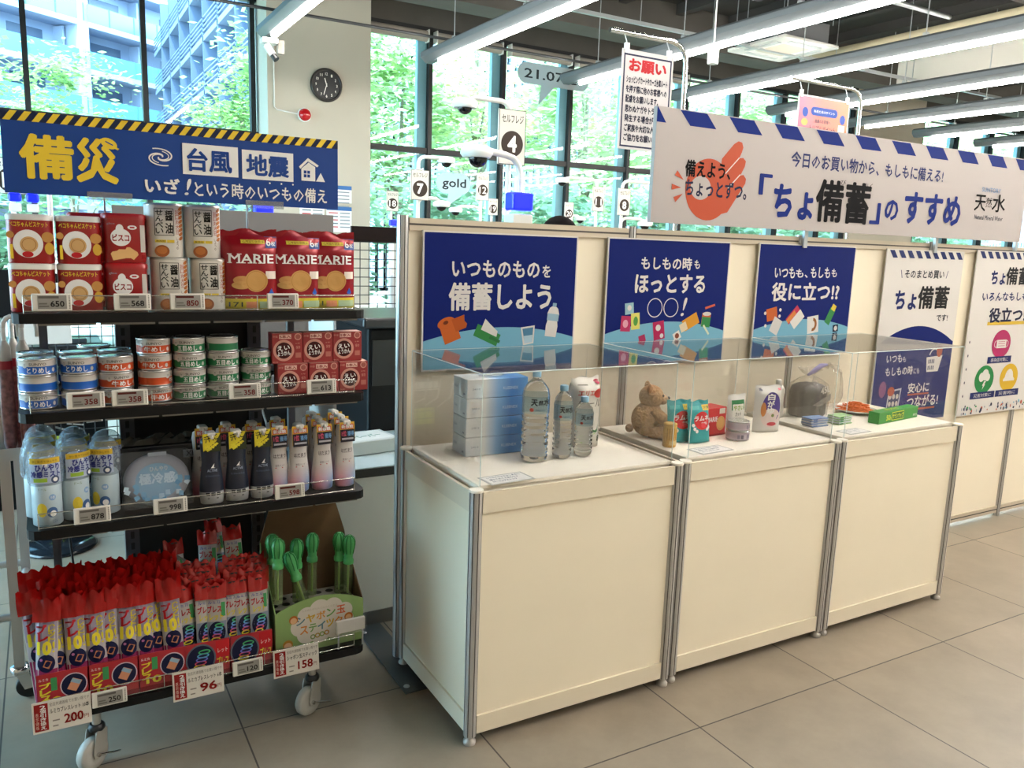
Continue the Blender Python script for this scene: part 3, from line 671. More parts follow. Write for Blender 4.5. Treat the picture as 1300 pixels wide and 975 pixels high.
# 5
t, b, F, w, h = board(3.49, .7, 4.46, 1.668, 'poster', 'white poster with pink, green and yellow ovals at the right end of the wall')
stripes(b, F, .02, w-.01, h-.045, h-.006, 13, K('#12235c'))
b.tx(F, 'ちょ', .165, .775, .305, .852, K('#0f1f5a'), .045); b.tx(F, '備蓄', .316, .775, .56, .875, K('#0e0f13'), .035); b.tx(F, 'で', .6, .775, .68, .85, K('#0f1f5a'), .035)
b.tx(F, 'いろんなもしもに', .1, .678, .64, .728, K('#0f1f5a'), .03); b.rect(F, .185, .535, .62, .555, '#c9a83a'); b.tx(F, '役立つ!', .195, .552, .575, .636, K('#0f1638'), .04)
for (x, z, m, s) in ((.36, .42, '#a3265a', '感染症対策に'), (.23, .21, '#1f7a40', '災害対策に'), (.49, .21, '#c9a32a', '災害時に')):
    b.disc(F, x, z, .097, K(m), .085, .001, 30); b.rect(F, x-.125, z-.115, x+.125, z-.075, '#0f1f5a', .0014); b.tx(F, s, x-.09, z-.107, x+.09, z-.084, pw, .01, .0018)
b.rect(F, .31, .395, .41, .445, pw, .0016); b.ring(F, .308, .42, .022, .004, pw, l=.0016, a0=PI/2, a1=1.5*PI); b.ring(F, .412, .42, .022, .004, pw, l=.0016, a0=-PI/2, a1=PI/2)
for q in (.407, .42, .432): b.rect(F, .325, q, .395, q+.003, '#a3265a', .002)
for (x, z, r) in ((.2, .225, .028), (.235, .238, .034), (.262, .222, .024)): b.disc(F, x, z, r, pw, l=.0016)
b.poly(F, [(.232, .2), (.252, .2), (.236, .18), (.245, .18), (.218, .148), (.225, .173), (.214, .173)], pw, .0016)
b.poly(F, [(.43, .2)] + [(.49+.045*cos(a), .207+.055*sin(a)) for a in [PI-.1-(PI-.2)*i/12 for i in range(13)]] + [(.55, .2), (.55, .188), (.43, .188)], pw, .0016)
rn = random.Random(3)
for k in range(60):
    x, z = rn.uniform(.02, w-.02), rn.uniform(.008, .06); m = rn.choice(['#1c2440', '#2d8a4e', '#b5563c', '#6fa6bd', '#333a50', '#8a93a0'])
    b.disc(F, x, z-.0, rn.uniform(.004, .011), K(m), rn.uniform(.005, .014), .0012, rn.choice([4, 5, 10]))
for z in (.12, .2, .28, .36, .44): b.disc(F, .03, z, .006, K('#4a4456'), .009, .0012, 6)
b.build('printed_sheet', t)
# the long header sign above the wall
x0, x1, z0, z1 = 1.08, 3.835, 1.722, 2.187
t = thing('header_sign', 'long white header sign with blue stripes and an orange hand on top of the wall', 'sign', ((x0+x1)/2, .575, z0))
b = MB(); w, h = x1-x0, z1-z0; b.bb(-w/2, -.01, 0, w/2, .012, h, M('sign_white', '#aea6a2', .5, spec=.2)); F = Flat((-w/2, -.01, 0)); nv = M('navy_letter', '#08226e', .65, spec=.12); bk = M('black_letter', '#070609', .7, spec=.1)
b.poly(F, [(0, h-.002), (.003, h-.002), (.05, h-.062), (0, h-.062)], nv)
for k in range(10): q = .122+.275*k; b.poly(F, [(q, h-.004), (q+.058, h-.062), (min(q+.205, w), h-.062), (min(q+.148, w), h-.004)], nv)
D_ = .037; oc = K('#b04a2c', .55)
def o2(pts): return [(x+D_, z) for x, z in pts]
b.disc(F, .27+D_, .15, .13, oc, .13, .0009, 40)
b.poly(F, o2([(.33, .2), (.335, .285), (.4, .352), (.425, .366), (.447, .362), (.456, .342), (.45, .322), (.39, .2)]), oc); b.poly(F, o2([(.36, .2), (.372, .235), (.435, .295), (.46, .298), (.478, .285), (.474, .262), (.41, .15)]), oc); b.poly(F, o2([(.37, .15), (.39, .18), (.445, .222), (.47, .226), (.487, .21), (.485, .19), (.39, .06), (.35, .05)]), oc)
for p in ([(.362, .225), (.437, .297)], [(.382, .163), (.45, .226)]): b.line(F, o2(p), .005, K('#cfc6be'), .0013)
b.disc(F, .225+D_, .155, .058, M('sign_white'), .05, .0012, 28)
for (x, z, a) in ((.105, .195, -.55), (.09, .15, 0), (.105, .112, .55)): shp(b, F, (x+D_, z), a, [(-.026, -.012), (-.026, .012), (.026, 0)], oc)
b.tx(F, '備えよう、', .133+D_, .199, .389+D_, .266, bk, .035, .0018); b.tx(F, 'ちょっとずつ。', .14+D_, .12, .495+D_, .188, K('#0a1238'), .035, .0018)
b.tx(F, '今日のお買い物から、もしもに備える!', .762+D_, .285, 1.911+D_, .352, K('#0c1c58'), .028, .0012)
b.tx(F, '「', .576+D_, .151, .646+D_, .237, nv, .035); b.tx(F, 'ちょ', .674+D_, .054, .929+D_, .198, nv, .05); b.tx(F, '備蓄', .955+D_, .05, 1.339+D_, .238, bk, .04); b.tx(F, '」', 1.357+D_, .054, 1.425+D_, .151, nv, .035)
b.tx(F, 'び', 1.115+D_, .225, 1.15+D_, .248, bk, .0); b.tx(F, 'ちく', 1.29+D_, .222, 1.35+D_, .244, bk, .0)
b.tx(F, 'の', 1.467+D_, .078, 1.566+D_, .172, nv, .04); b.tx(F, 'すすめ', 1.619+D_, .07, 2.097+D_, .22, nv, .045)
b.tx(F, 'SUNTORY', 2.275+D_, .263, 2.456+D_, .287, K('#6d87a8'), .025); b.tx(F, '天', 2.223+D_, .159, 2.325+D_, .244, bk, .02); b.tx(F, '然', 2.328+D_, .18, 2.385+D_, .235, bk, .0); b.tx(F, '水', 2.39+D_, .16, 2.516+D_, .255, bk, .02); b.tx(F, 'Natural Mineral Water', 2.236+D_, .112, 2.507+D_, .137, K('#22283a'), .012)
b.build('printed_board', t)
for px in (1.0285, 2.0544, 3.0801, 3.85):
    b = MB(); b.bb(px-.012 - (x0+x1)/2, .013, -.08 if px < 3.8 else -.05, px+.012-(x0+x1)/2, .028, h*.8, grymetal)
    if px > x0: b.build('bracket', t)

# ================================================================== the wheeled display rack and its goods
RX, RY = -.715, .36
S1, S2, S3, S4 = 1.388, 1.117, .785, .228
blackm = M('satin_black_shelf', '#0a0909', .5, spec=.25); upm = M('dark_grey_upright', '#53545a', .45, .4); acg = Mglass('guard_acrylic', '#ffffff', 1.45)
wirem = M('bright_wire', '#d5d3cc', .25, .9)
rack = thing('display_rack', 'black four-shelf display rack on casters loaded with emergency food', 'shelf rack', (RX, RY, 0))
def shelf(z, d):
    b = MB(); hw = .489
    pts = [(-hw, d), (-hw, .035)] + [(-hw+.035-.035*cos(a), .035-.035*sin(a)) for a in (R(30), R(60))] + [(-hw+.035, 0), (hw-.035, 0)] + [(hw-.035+.035*sin(a), .035-.035*cos(a)) for a in (R(30), R(60))] + [(hw, .035), (hw, d)]
    b.prism(pts, z-.027, z, blackm, 'z'); s = b.build('shelf_board', rack)
    b = MB(); b.bb(-hw+.03, .006, z, hw-.04, .0085, z+.045, acg); b.build('front_guard', s)
    b = MB()
    for q in (.006, .047): b.tube([(-hw+.03, .007, z+q), (hw-.04, .007, z+q)], .0016, wirem, 6)
    for k in range(4): x = -hw+.03+(2*hw-.07)*k/3; b.tube([(x, .007, z), (x, .007, z+.048)], .0016, wirem, 6)
    b.build('guard_wire', s)
    b = MB()
    for k in range(6): b.bb(-hw+.06+.15*k, .012, z-.034, -hw+.06+.15*k+.14, .02, z-.0272, K('#8f8b84'))
    b.build('label_rail', s)
for z, d in ((S1, .44), (S2, .44), (S3, .44), (S4, .47)): shelf(z, d)
for x in (-.193, .229):
    b = MB(); b.bb(x-.022, .44, .18, x+.022, .485, 1.40, upm)
    for k in range(30): b.bb(x-.006, .4385, .22+.039*k, x+.006, .4405, .245+.039*k, blk)
    b.build('upright', rack)
for x in (-.42, .36):
    b = MB(); b.bb(x-.012, .445, .18, x+.012, .47, 1.38, upm); b.build('side_post', rack)
b = MB(); b.bb(-.171, .455, .2, .207, .465, 1.385, M('black_back_board', '#0c0c0d', .6)); b.build('back_board', rack)
wh_ = M('caster_tyre_grey', '#a7a49c', .5)
for i, (x, y, a) in enumerate(((-.345, .06, .7), (.315, .05, .5), (-.345, .41, .2), (.315, .41, .9))):
    b = MB(); b.tube([(0, 0, .201), (0, 0, .13)], .013, M('pale_steel', '#b9b6ae', .35, .6), 12); b.lathe([(.022, .118), (.024, .122), (.024, .132), (.018, .138)], blk, n=16)
    for s in (-1, 1): b.prism([(-.02, .122), (.02, .122), (.014, .04), (-.03, .04), (-.034, .055)], s*.02-.0015, s*.02+.0015, M('pale_steel'))
    b.tube([(-.02, -.03, .05), (-.02, .03, .05)], .006, chrome, 8); b.tube([(-.02, -.024, .05), (.03, -.03, .03), (.055, -.03, .02)], .003, chrome, 6)
    cst = b.build('caster', rack, (x, y, 0), a)
    b = MB(); b.X = Matrix.Translation((-.02, 0, .05)) @ Matrix.Rotation(PI/2, 4, 'X')
    b.lathe([(.03, -.014), (.047, -.014), (.05, -.009), (.05, .009), (.047, .014), (.03, .014)], wh_, n=28); b.lathe([(.014, -.0165), (.028, -.015)], K('#c8c5bd'), n=16); b.build('wheel', cst)
# banner over the rack
t = thing('banner_sign', 'long blue banner with a black and yellow hazard edge above the rack', 'sign', (RX, .36, S1))
bz0, bz1 = 1.700-S1, 1.905-S1; bx0, bx1 = -1.197-RX, -.322-RX
b = MB(); b.bb(bx0, -.003, bz0, bx1, 0, bz1, M('banner_blue', '#143c84', .4, spec=.3)); F = Flat((bx0, -.003, bz0)); w, h = bx1-bx0, bz1-bz0
ny = K('#1b2440'); ye = K('#e2c23a'); bw = K('#e8e6e2')
b.rect(F, 0, h-.024, w, h, ny, .0004); stripes(b, F, .005, w-.004, h-.024, h, 27, ye, .5, .55, .0009, -1)
ban = M('banner_blue')
b.tx(F, '備', .041, .042, .157, .148, ye, .045); b.tx(F, '災', .168, .040, .262, .149, ye, .045)
b.disc(F, .245, .142, .021, ye, .013, .0014, rot=-.4); b.poly(F, [(.222, .148), (.266, .126), (.27, .13), (.226, .153)], ye, .0015); b.line(F, [(.237, .147), (.255, .138)], .003, ban, .0018)
for sg in (1, -1):
    for (sc, wd, n_) in ((1.0, .0042, 30), (.8, .003, 24)):
        pts_ = []
        for k in range(n_):
            a = .25+.17*k*(1.0 if sc == 1 else 1.1); r1 = (.004+.0012*k)*sc; pts_.append((.372+sg*r1*1.08*cos(a)*1.05, .117+sg*r1*.62*sin(a)))
        for i_ in range(len(pts_)-1): b.line(F, pts_[i_:i_+2], wd*(1-.6*abs(i_/len(pts_)-.45)), bw, .0012)
b.rect(F, .429, .076, .579, .160, bw); b.rect(F, .590, .074, .738, .156, bw); b.tx(F, '台風', .442, .087, .560, .147, ban, .04, .0014); b.tx(F, '地震', .603, .085, .723, .144, ban, .04, .0014)
b.poly(F, [(.755, .12), (.782, .147), (.815, .127), (.81, .122), (.782, .137), (.759, .114)], bw); b.poly(F, [(.762, .08), (.762, .115), (.784, .134), (.804, .122), (.804, .08)], bw); b.rect(F, .769, .09, .788, .11, ban, .0014); b.line(F, [(.7785, .09), (.7785, .11)], .002, bw, .0018); b.line(F, [(.769, .1), (.788, .1)], .002, bw, .0018); b.poly(F, [(.806, .08), (.821, .106), (.834, .08)], bw)
b.tx(F, 'いざ', .331, .02, .418, .06, bw, .04); b.tx(F, '!', .43, .018, .441, .064, bw, 0, shear=.25); b.tx(F, 'という時のいつもの備え', .458, .016, .839, .058, bw, .022)
for k in range(3): b.disc(F, .668+.034*k, .066, .0025, bw, l=.0012, n=10)
b.build('printed_panel', t)
for x in (-.24, .17):
    b = MB(); b.tube([(x, .235, 0), (x, .235, .335), (x, .005, .335)], .003, grymetal, 8); b.build('pole', t)
    b = MB(); b.bb(x-.055, -.008, bz0-.008, x+.055, -.0045, bz0+.014, Mglass('clip_acrylic', '#d8dde2', 1.45, haze=.12)); b.build('clear_clip', t)

# --- goods: builders. Each is made once with its foot at (0,0,0) and its face towards -Y
redtin = M('red_tin', '#961416', .3, coat=.3); whitelid = M('white_lid', '#d9d5cc', .35); redlid = M('red_lid', '#9c1216', .35)
def tin(name, label, kind):
    t = thing(name, label, 'tin'); b = MB()
    if kind == 'baby':
        w, h = .109, .118; b.rr(w, w, .026, [(.002, 0), (0, .004), (0, h)], redtin, n=6); F = Flat((0, -w/2, 0))
        b.tx(F, 'ペコちゃんビスケット', -.047, .096, .042, .11, ye, .025); b.disc(F, -.006, .052, .035, bw, .037, .0006, 30)
        b.disc(F, -.004, .05, .021, K('#c9a06a'), l=.0012); b.ring(F, -.004, .05, .017, .002, K('#a87a45'), l=.0016)
        b.disc(F, -.008, .024, .013, K('#b8242a'), .008, .0013); b.disc(F, .04, .07, .014, K('#c08a4a'), l=.0009); b.disc(F, .043, .04, .011, K('#d0a23e'), .016, .0009); b.disc(F, -.046, .075, .009, K('#c08a4a'), l=.0007); b.rect(F, -.048, .012, -.041, .05, ye); b.build('body', t)
        b = MB(); b.rr(w+.003, w+.003, .027, [(0, h-.004), (0, h+.008), (.004, h+.012)], whitelid, n=6); b.build('lid', t)
    elif kind == 'cream':
        w, h = .108, .122; b.rr(w, w, .022, [(.002, 0), (0, .004), (0, h)], redtin, n=6); F = Flat((0, -w/2, 0))
        b.disc(F, -.012, .07, .026, bw, .024, .0006, 28); b.disc(F, -.014, .093, .01, bw, .013, .0007); b.tx(F, 'ビスコ', -.033, .06, .009, .078, K('#8e1417'), .04, .0012)
        b.rr(.0, .0, .0, [(0, 0)], redtin) if 0 else None
        b.disc(F, .018, .098, .012, bw, .006, .0008); b.rect(F, .012, .096, .024, .1, K('#b3171c'), .0012)
        for (x, z, a) in ((-.02, .02, .2), (-.006, .024, 0), (.012, .026, -.6)): b.poly(F, rotp([(-.016, -.011), (.016, -.011), (.018, .008), (.012, .013), (-.012, .013), (-.018, .008)], (x, z), a), K('#dcae72'), .001+.0003*(x > 0))
        b.rect(F, .038, .03, .05, .105, K('#cfc8c0')); b.rect(F, .04, .012, .049, .022, K('#8a1a1c')); b.tx(F, 'glico', -.046, .103, -.026, .11, K('#8890a0'), .01)
        b.build('body', t); b = MB(); b.rr(w+.004, w+.004, .024, [(0, h-.002), (0, h+.01), (.005, h+.014)], redlid, n=6); b.build('lid', t)
    else:
        w, h = .1, .148; b.rr(w, w, .034, [(.002, 0), (0, .004), (0, h)], M('white_tin_paper', '#cfc9bf', .4), n=6); F = Flat((0, -w/2, 0)); bkk = K('#16140f')
        for (a, c_, d, e) in ((-.03, .062, .022, .0635), (-.03, .137, .022, .1385), (-.03, .062, -.0285, .1385), (.0205, .062, .022, .1385)): b.rect(F, a, c_, d, e, bkk)
        b.tx(F, '醤', -.001, .104, .019, .132, bkk, .03); b.tx(F, '油', -.001, .068, .019, .097, bkk, .03); b.vtx(F, 'せんべい', -.027, .066, -.007, .135, bkk, .02)
        b.vtx(F, '旨口丸大豆', .026, .066, .036, .135, K('#a8392e'), .01); b.vtx(F, 'しょうゆ', .027, .022, .033, .058, K('#6a5a4a'), 0)
        b.rect(F, -.03, .042, .0, .05, K('#d3b63c')); b.rect(F, .002, .042, .022, .05, K('#d3b63c')); b.tx(F, '無添加', -.027, .043, -.004, .049, bkk, .01, .0012)
        b.disc(F, -.012, .018, .02, K('#8a4d26'), .017, .0008); b.disc(F, -.012, .02, .014, K('#a8632f'), .011, .0012)
        G = Func(lambda u, v, l: (w/2-.034+(.034+l)*sin(.45+u/.034), -w/2+.034-(.034+l)*cos(.45+u/.034), v))
        for k in range(8): b.disc(G, .012, .055+.012*k, .009, K('#a8632f'), .005, .0006, 10, rot=.5)
        b.build('body', t); b = MB(); b.rr(w+.002, w+.002, .035, [(0, h-.002), (.0, h+.003), (.006, h+.005)], M('tin_rim', '#b5b0a6', .3, .5), n=6); b.build('lid', t)
    return Proto(t)
pBaby = tin('biscuit_tin', '', 'baby'); pCream = tin('biscuit_tin', '', 'cream'); pSen = tin('rice_cracker_tin', '', 'sen')
Zt = S1+.0005
gB = 'tins on the top shelf'
for x, z, lab in ((-1.150, 0, 'red white-lidded biscuit tin, lower left on the top shelf'), (-1.035, 0, 'red white-lidded biscuit tin, second from left in the lower row'), (-1.148, .1305, 'red white-lidded biscuit tin, upper left on the top shelf'), (-1.033, .1305, 'red white-lidded biscuit tin, second from left in the upper row')):
    pBaby.put((x, .462, Zt+z), lab, group=gB)
for x, y, z, lab in ((-.918, .46, 0, 'red-lidded biscuit tin in the lower row beside the rice crackers'), (-.918, .46, .1365, 'red-lidded biscuit tin in the upper row beside the rice crackers'), (-1.0, .60, 0, 'red-lidded biscuit tin standing hidden below in the rear row'), (-1.0, .60, .1365, 'red-lidded biscuit tin peeping over the front row from behind')):
    pCream.put((x, y, Zt+z), lab, group=gB)
for x, z, lab in ((-.803, 0, 'white rice cracker tin, lower left of four'), (-.694, 0, 'white rice cracker tin, lower right of four'), (-.812, .1535, 'white rice cracker tin, upper left of four'), (-.708, .1535, 'white rice cracker tin, upper right of four')):
    pSen.put((x, .458, Zt+z), lab, group=gB)

def pouch(w, h, t, bands, nx=12, ny=14, top=.04, bot=0, wr=.0, seed=1, flatb=True, mats=None):
    """a filled bag: front and back sheets that meet at the edges; bands [(v_to, material)]"""
    rn = random.Random(seed); ph = [rn.uniform(0, 6) for _ in range(4)]
    def B(u, v):
        e = max(0, 1-abs(2*u/w)**3)**.6; q = v/h
        k = min(1, (1-q)/max(top/h*2.2, .01)) if q > .5 else 1
        if not flatb: k *= min(1, (q+.02)/.25)
        if q > 1-top/h: k *= .12
        return t/2*e*(k**.7) + wr*e*(sin(u/w*9+ph[0]+q*7)*.5+sin(q*17+ph[1])*.5)
    def fr(u, v, l): return (u, -B(u, v)-l, v)
    b = MB(); vs = []
    for s in (1, -1):
        for j in range(ny+1):
            v = h*j/ny
            for i in range(nx+1):
                u = -w/2+w*i/nx; zz = v+(wr*1.5*sin(u/w*11+ph[2]) if j == ny else 0); vs.append((u, -s*B(u, v), zz))
    N = (nx+1)*(ny+1); fs = []; ms = []
    for s in (0, 1):
        for j in range(ny):
            mm = next(m_ for (vt, m_) in bands if (j+.5)/ny*h <= vt+1e-9)
            for i in range(nx):
                q = [s*N+j*(nx+1)+i, s*N+j*(nx+1)+i+1, s*N+(j+1)*(nx+1)+i+1, s*N+(j+1)*(nx+1)+i]
                fs.append(tuple(q if s == 0 else q[::-1])); ms.append(mm)
    for i in range(nx): fs.append((i, N+i, N+i+1, i+1)); ms.append(bands[0][1])
    b.add(vs, fs, [m_ if not isinstance(m_, str) else K(m_) for m_ in ms], True)
    return b, Func(fr)
foil = M('red_foil_bag', '#8a0e1b', .22, .25)
t = thing('biscuit_bag', '', 'bag'); b, F = pouch(.16, .24, .05, [(.034, K('#cdbb2a', .3)), (.24, foil)], top=.03, wr=.0035, seed=4)
b.tx(F, 'MARIE', -.066, .142, .066, .168, bw, .02, .0012)
for x0_, x1_, z_ in ((-.07, -.058, .142), (-.045, -.03, .142), (-.03, -.018, .142), (-.012, .001, .142), (.003, .014, .142), (.018, .028, .142), (.029, .039, .142), (-.07, -.058, .168), (-.043, -.03, .168), (.003, .012, .168), (.029, .039, .168), (.042, .05, .168)): b.rect(F, x0_, z_-.0012, x1_, z_+.0012, bw, .0013, 2, 1)
b.disc(F, -.03, .09, .026, K('#c28f56'), .013, .001); b.disc(F, -.032, .075, .028, K('#c99a5e'), .012, .0012)
b.disc(F, .012, .088, .034, K('#c69657'), .033, .0016, 26, 2); b.ring(F, .012, .088, .03, .0015, K('#a8783c'), l=.0021); b.rect(F, .04, .095, .072, .118, K('#d8cbbd'), .001, 3, 2); b.poly(F, [(.05, .05), (.058, .066), (.066, .05), (.058, .044)], K('#2c55a8'), .0016)
b.rect(F, .042, .188, .078, .222, K('#21407f'), .0012, 3, 3); b.tx(F, '6', .045, .194, .058, .217, bw, .02, .0018); b.tx(F, '枚', .06, .194, .073, .208, bw, .0, .0018); b.rect(F, -.03, .2, .04, .216, K('#c9b43a'), .001, 4, 2); b.tx(F, '北海道の良質な', -.027, .202, .037, .214, K('#4a1a12'), .0, .0016)
b.rect(F, -.05, .036, .0, .0375, K('#d9c9a0')); b.tx(F, '171', -.068, .01, -.03, .024, K('#22301a'), .02, .0012); b.rect(F, .02, .006, .075, .026, K('#9fb38a'), .001, 4, 2); b.rect(F, -.02, .006, .015, .026, K('#d98a5a'), .001, 3, 2)
b.build('bag_body', t); pMar = Proto(t)
gM = 'red biscuit bags on the top shelf'
for x, y, rz, lab in ((-.575, .425, .0, 'red biscuit bag in front at the left of the bag row'), (-.436, .44, .02, 'red biscuit bag in the middle of the front row'), (-.318, .455, -.02, 'red biscuit bag in front at the right end of the top shelf'), (-.568, .50, .03, 'red biscuit bag behind the leftmost one'), (-.305, .52, -.02, 'red biscuit bag behind the right end one'), (-.298, .585, .02, 'red biscuit bag rearmost at the right end of the top shelf'), (-.43, .52, 0, 'red biscuit bag behind the middle one')):
    pMar.put((x, y, S1+.0005), lab, rz, gM)

# cans on the second shelf
canw = M('can_white', '#c5bfb8', .35); canr = M('can_rim', '#c9c6c2', .25, .7)
def can(col, txt, label):
    t = thing('rice_can', label, 'can'); b = MB(); Rr = .047; hh = .047; cm = K(col, .35)
    b.lathe([(.044, 0), (.047, .0015), (.047, .004), (.0465, .005), (.0465, .026), (.0465, .042), (.0475, .043), (.0475, .0465), (.044, .0472), (.043, .044), (1e-4, .044)], None, n=32, mats=[canr, canr, canr, cm, canw, canr, canr, canr, canr, canr])
    F = Cyl(.0465, 0, -.15); b.tx(F, txt, -.024, .008, .032, .023, bw, .03, .0008); b.tx(F, 'SUNYO', -.018, .029, .024, .036, K('#54504c'), .02, .0008)
    b.disc(F, -.03, .03, .007, canw, .008, .0007); b.tx(F, 'サ', -.033, .027, -.027, .034, K('#44403c'), 0, .0012); b.disc(F, .045, .015, .005, canw, .006, .0008, 12)
    G = Cyl(.0465, 0, 2.3); b.rect(G, -.018, .006, .018, .024, canw, .0008, 6, 1)
    for k in range(9): b.rect(G, -.014+.003*k, .008, -.0128+.003*k, .022, K('#2a2a2e'), .0012)
    b.build('body', t); b = MB(); b.lathe([(.0425, .0442), (.04, .0446), (1e-4, .0446)], canr, n=24, cap=False); b.line(Flat((0, 0, .0447), (1, 0, 0), (0, 1, 0)), [(-.02, 0), (.015, 0)], .01, chrome, .001); b.build('lid', t)
    return Proto(t)
pBlu = can('#1d56a6', 'とりめし', ''); pOra = can('#b8451c', '牛めし', ''); pGre = can('#1f6a40', '五目めし', '')
def stack(p, x, y, n, what, where, rots=()):
    for k in range(n):
        nm = ORD[n-1-k] if k < n-1 else 'top'
        p.put((x+.001*((k*7) % 3-1), y, S2+.0005+.0474*k), '%s can%s, %s' % (what, ' on top' if k == n-1 else ', %s from the top' % ORD[n-1-k], where), rots[k] if k < len(rots) else 0, 'rice cans on the second shelf')
stack(pBlu, -1.153, .455, 3, 'blue-banded rice', 'leftmost front stack', (.1, 2.2, .1)); stack(pBlu, -1.051, .455, 3, 'blue-banded rice', 'second front stack', (0, 2.3, -.1))
stack(pOra, -.956, .457, 3, 'orange-banded rice', 'front stack of three', (.3, .35, -.05)); stack(pOra, -.851, .46, 4, 'orange-banded rice', 'front stack of four', (.3, 1.5, -.2, 0))
stack(pGre, -.754, .46, 4, 'green-banded rice', 'left green stack', (.1, .15, -.05, -.15)); stack(pGre, -.656, .462, 4, 'green-banded rice', 'middle green stack', (.1, .1, .05, 2.5)); stack(pGre, -.556, .465, 3, 'green-banded rice', 'right green stack', (.2, .05, -.3))
for x, y, p, c in ((-1.158, .575, pBlu, 'blue-banded'), (-1.056, .572, pBlu, 'blue-banded'), (-.95, .585, pOra, 'orange-banded'), (-1.0, .70, pOra, 'orange-banded')):
    stack(p, x, y, 3, '%s rice' % c, {-1.158: 'stack behind the leftmost', -1.056: 'stack behind the second', -.95: 'stack behind the orange three', -1.0: 'rearmost stack'}[x], (.5, 1.5, 3))
# jelly boxes
t = thing('bean_jelly_box', '', 'box'); b = MB(); dr = M('dark_red_carton', '#8c2224', .4); pk = K('#c98f80')
b.rbox((0, 0, .0485), (.097, .05, .097), .0012, dr, 1); F = Flat((0, -.0252, 0)); b.rect(F, -.046, .0965, .046, .097, pk)
b.add([(-.046, -.023, .0974), (.047, -.023, .0974), (.047, .023, .0974), (-.046, .023, .0974)], [(0, 1, 2, 3)], K('#d9a593'))
b.disc(F, -.012, .042, .033, pk, .034, .0006, 30); b.disc(F, -.012, .042, .025, K('#3a1012'), .026, .001, 30); b.tx(F, 'えい', -.032, .043, .006, .058, bw, .03, .0014, rot=.1); b.tx(F, 'ようかん', -.032, .026, .009, .04, bw, .03, .0014, rot=.1)
b.tx(F, '井村屋', -.046, .083, -.031, .09, pk, .01); b.rect(F, -.026, .079, .012, .093, K('#d9b0a2')); b.tx(F, '5本入', -.024, .081, .01, .091, K('#7a1a1c'), .03, .0012); b.disc(F, .033, .085, .011, pk, .011, .0008); b.disc(F, .033, .085, .008, K('#9c5a50'), l=.0012)
b.tx(F, '5年', .025, .062, .04, .066, pk, 0); b.tx(F, '保存', .026, .046, .04, .056, pk, 0); b.rect(F, .025, .018, .042, .034, K('#b06a5e')); b.tx(F, '防災', -.046, .003, -.03, .008, pk, .01)
b.build('carton', t); pYok = Proto(t)
for k in range(3): pYok.put((-.452+.1*k, .438, S2+.0005), 'dark red bean jelly box, %s in the lower row' % ['left', 'middle', 'right end'][k], 0, 'dark red bean jelly boxes')
for k in range(3): pYok.put((-.466+.098*k, .448, S2+.0985), 'dark red bean jelly box, %s in the upper row' % ['left', 'middle', 'right end'][k], 0, 'dark red bean jelly boxes')

# third shelf: cooling sprays in clear blisters
t = thing('spray_bottle', '', 'bottle'); b = MB(); sb_ = M('pale_blue_bottle', '#aebfc6', .3)
b.lathe([(.034, 0), (.038, .003), (.038, .118), (.032, .128), (.014, .136), (.014, .148)], sb_, n=24); F = Cyl(.0382, 0, 0)
b.tx(F, 'ドール', -.02, .106, .0, .114, K('#6a7a3a'), 0); b.disc(F, .014, .085, .009, K('#7f9fc4'), l=.0006); b.tx(F, '冷感', .008, .081, .02, .089, bw, .01, .001); b.disc(F, -.014, .05, .013, K('#d2b93c'), .02, .0006, 20); b.disc(F, .012, .042, .014, K('#44618c'), .015, .0008, 20); b.disc(F, .014, .038, .008, bw, .009, .0013, 14); b.tx(F, 'ミスト', .012, .01, .024, .02, K('#3a5fa0'), .01); b.rect(F, -.03, .004, .0, .0055, K('#7a8fa0'), .0006, 5, 1)
b.build('bottle_body', t); b = MB(); b.lathe([(.016, .148), (.016, .165), (.02, .168), (.02, .185), (.012, .192)], whitelid, n=16); b.rbox((0, -.02, .18), (.014, .045, .012), .003, whitelid); b.build('spray_head', t)
b = MB(); blis = Mglass('blister_plastic', '#eef2f4', 1.5, .06, haze=.24, hazecol='#b9c2cc'); G = lambda s: [(.041*s, .118), (.045*s, .128), (.046*s, .18), (.04*s, .205), (.026*s, .222), (.012*s, .228), (1e-4, .2285)]
b.lathe(G(1), blis, n=24, cap=False, sy=.9); F = Func(lambda u, v, l: ((.0465+l)*sin(u/.046), -(.0465+l)*.9*cos(u/.046), v))
b.rect(F, -.042, .128, .042, .183, K('#a9b4c8'), .0005, 10, 3); b.rect(F, -.04, .184, .04, .2, K('#cdaa36'), .001, 8, 1); b.tx(F, 'ひと吹きでひんやり', -.031, .187, .031, .195, K('#4a3c14'), 0, .0016); b.tx(F, 'ひんやり', -.024, .164, .036, .182, K('#34397c'), .06, .0012); b.tx(F, '冷感ミスト', -.036, .146, .038, .163, K('#34397c'), .06, .0012); b.rect(F, -.03, .132, .004, .143, K('#8fae3c'), .001, 5, 1); b.disc(F, .024, .137, .011, K('#3f4d6a'), l=.0012); b.disc(F, .024, .137, .006, bw, l=.0017)
b.build('blister_cover', t); pSpr = Proto(t)
for x, y, rz, lab in ((-1.150, .425, .0, 'cooling spray in a blister, leftmost at the very front'), (-1.079, .455, .5, 'cooling spray in a blister, second from left in front'), (-.998, .475, -.45, 'cooling spray in a blister, third from left in front'), (-1.168, .512, .4, 'cooling spray behind the leftmost front one'), (-1.08, .547, .2, 'cooling spray behind the second front one'), (-.985, .568, .1, 'cooling spray behind the third front one'), (-1.165, .605, .6, 'cooling spray in the third row at the left'), (-1.072, .64, 1, 'cooling spray in the third row, second from left'), (-1.16, .7, .2, 'cooling spray in the rearmost row at the left')):
    pSpr.put((x, y, S3+.0005), lab, rz, 'cooling sprays in clear blisters')
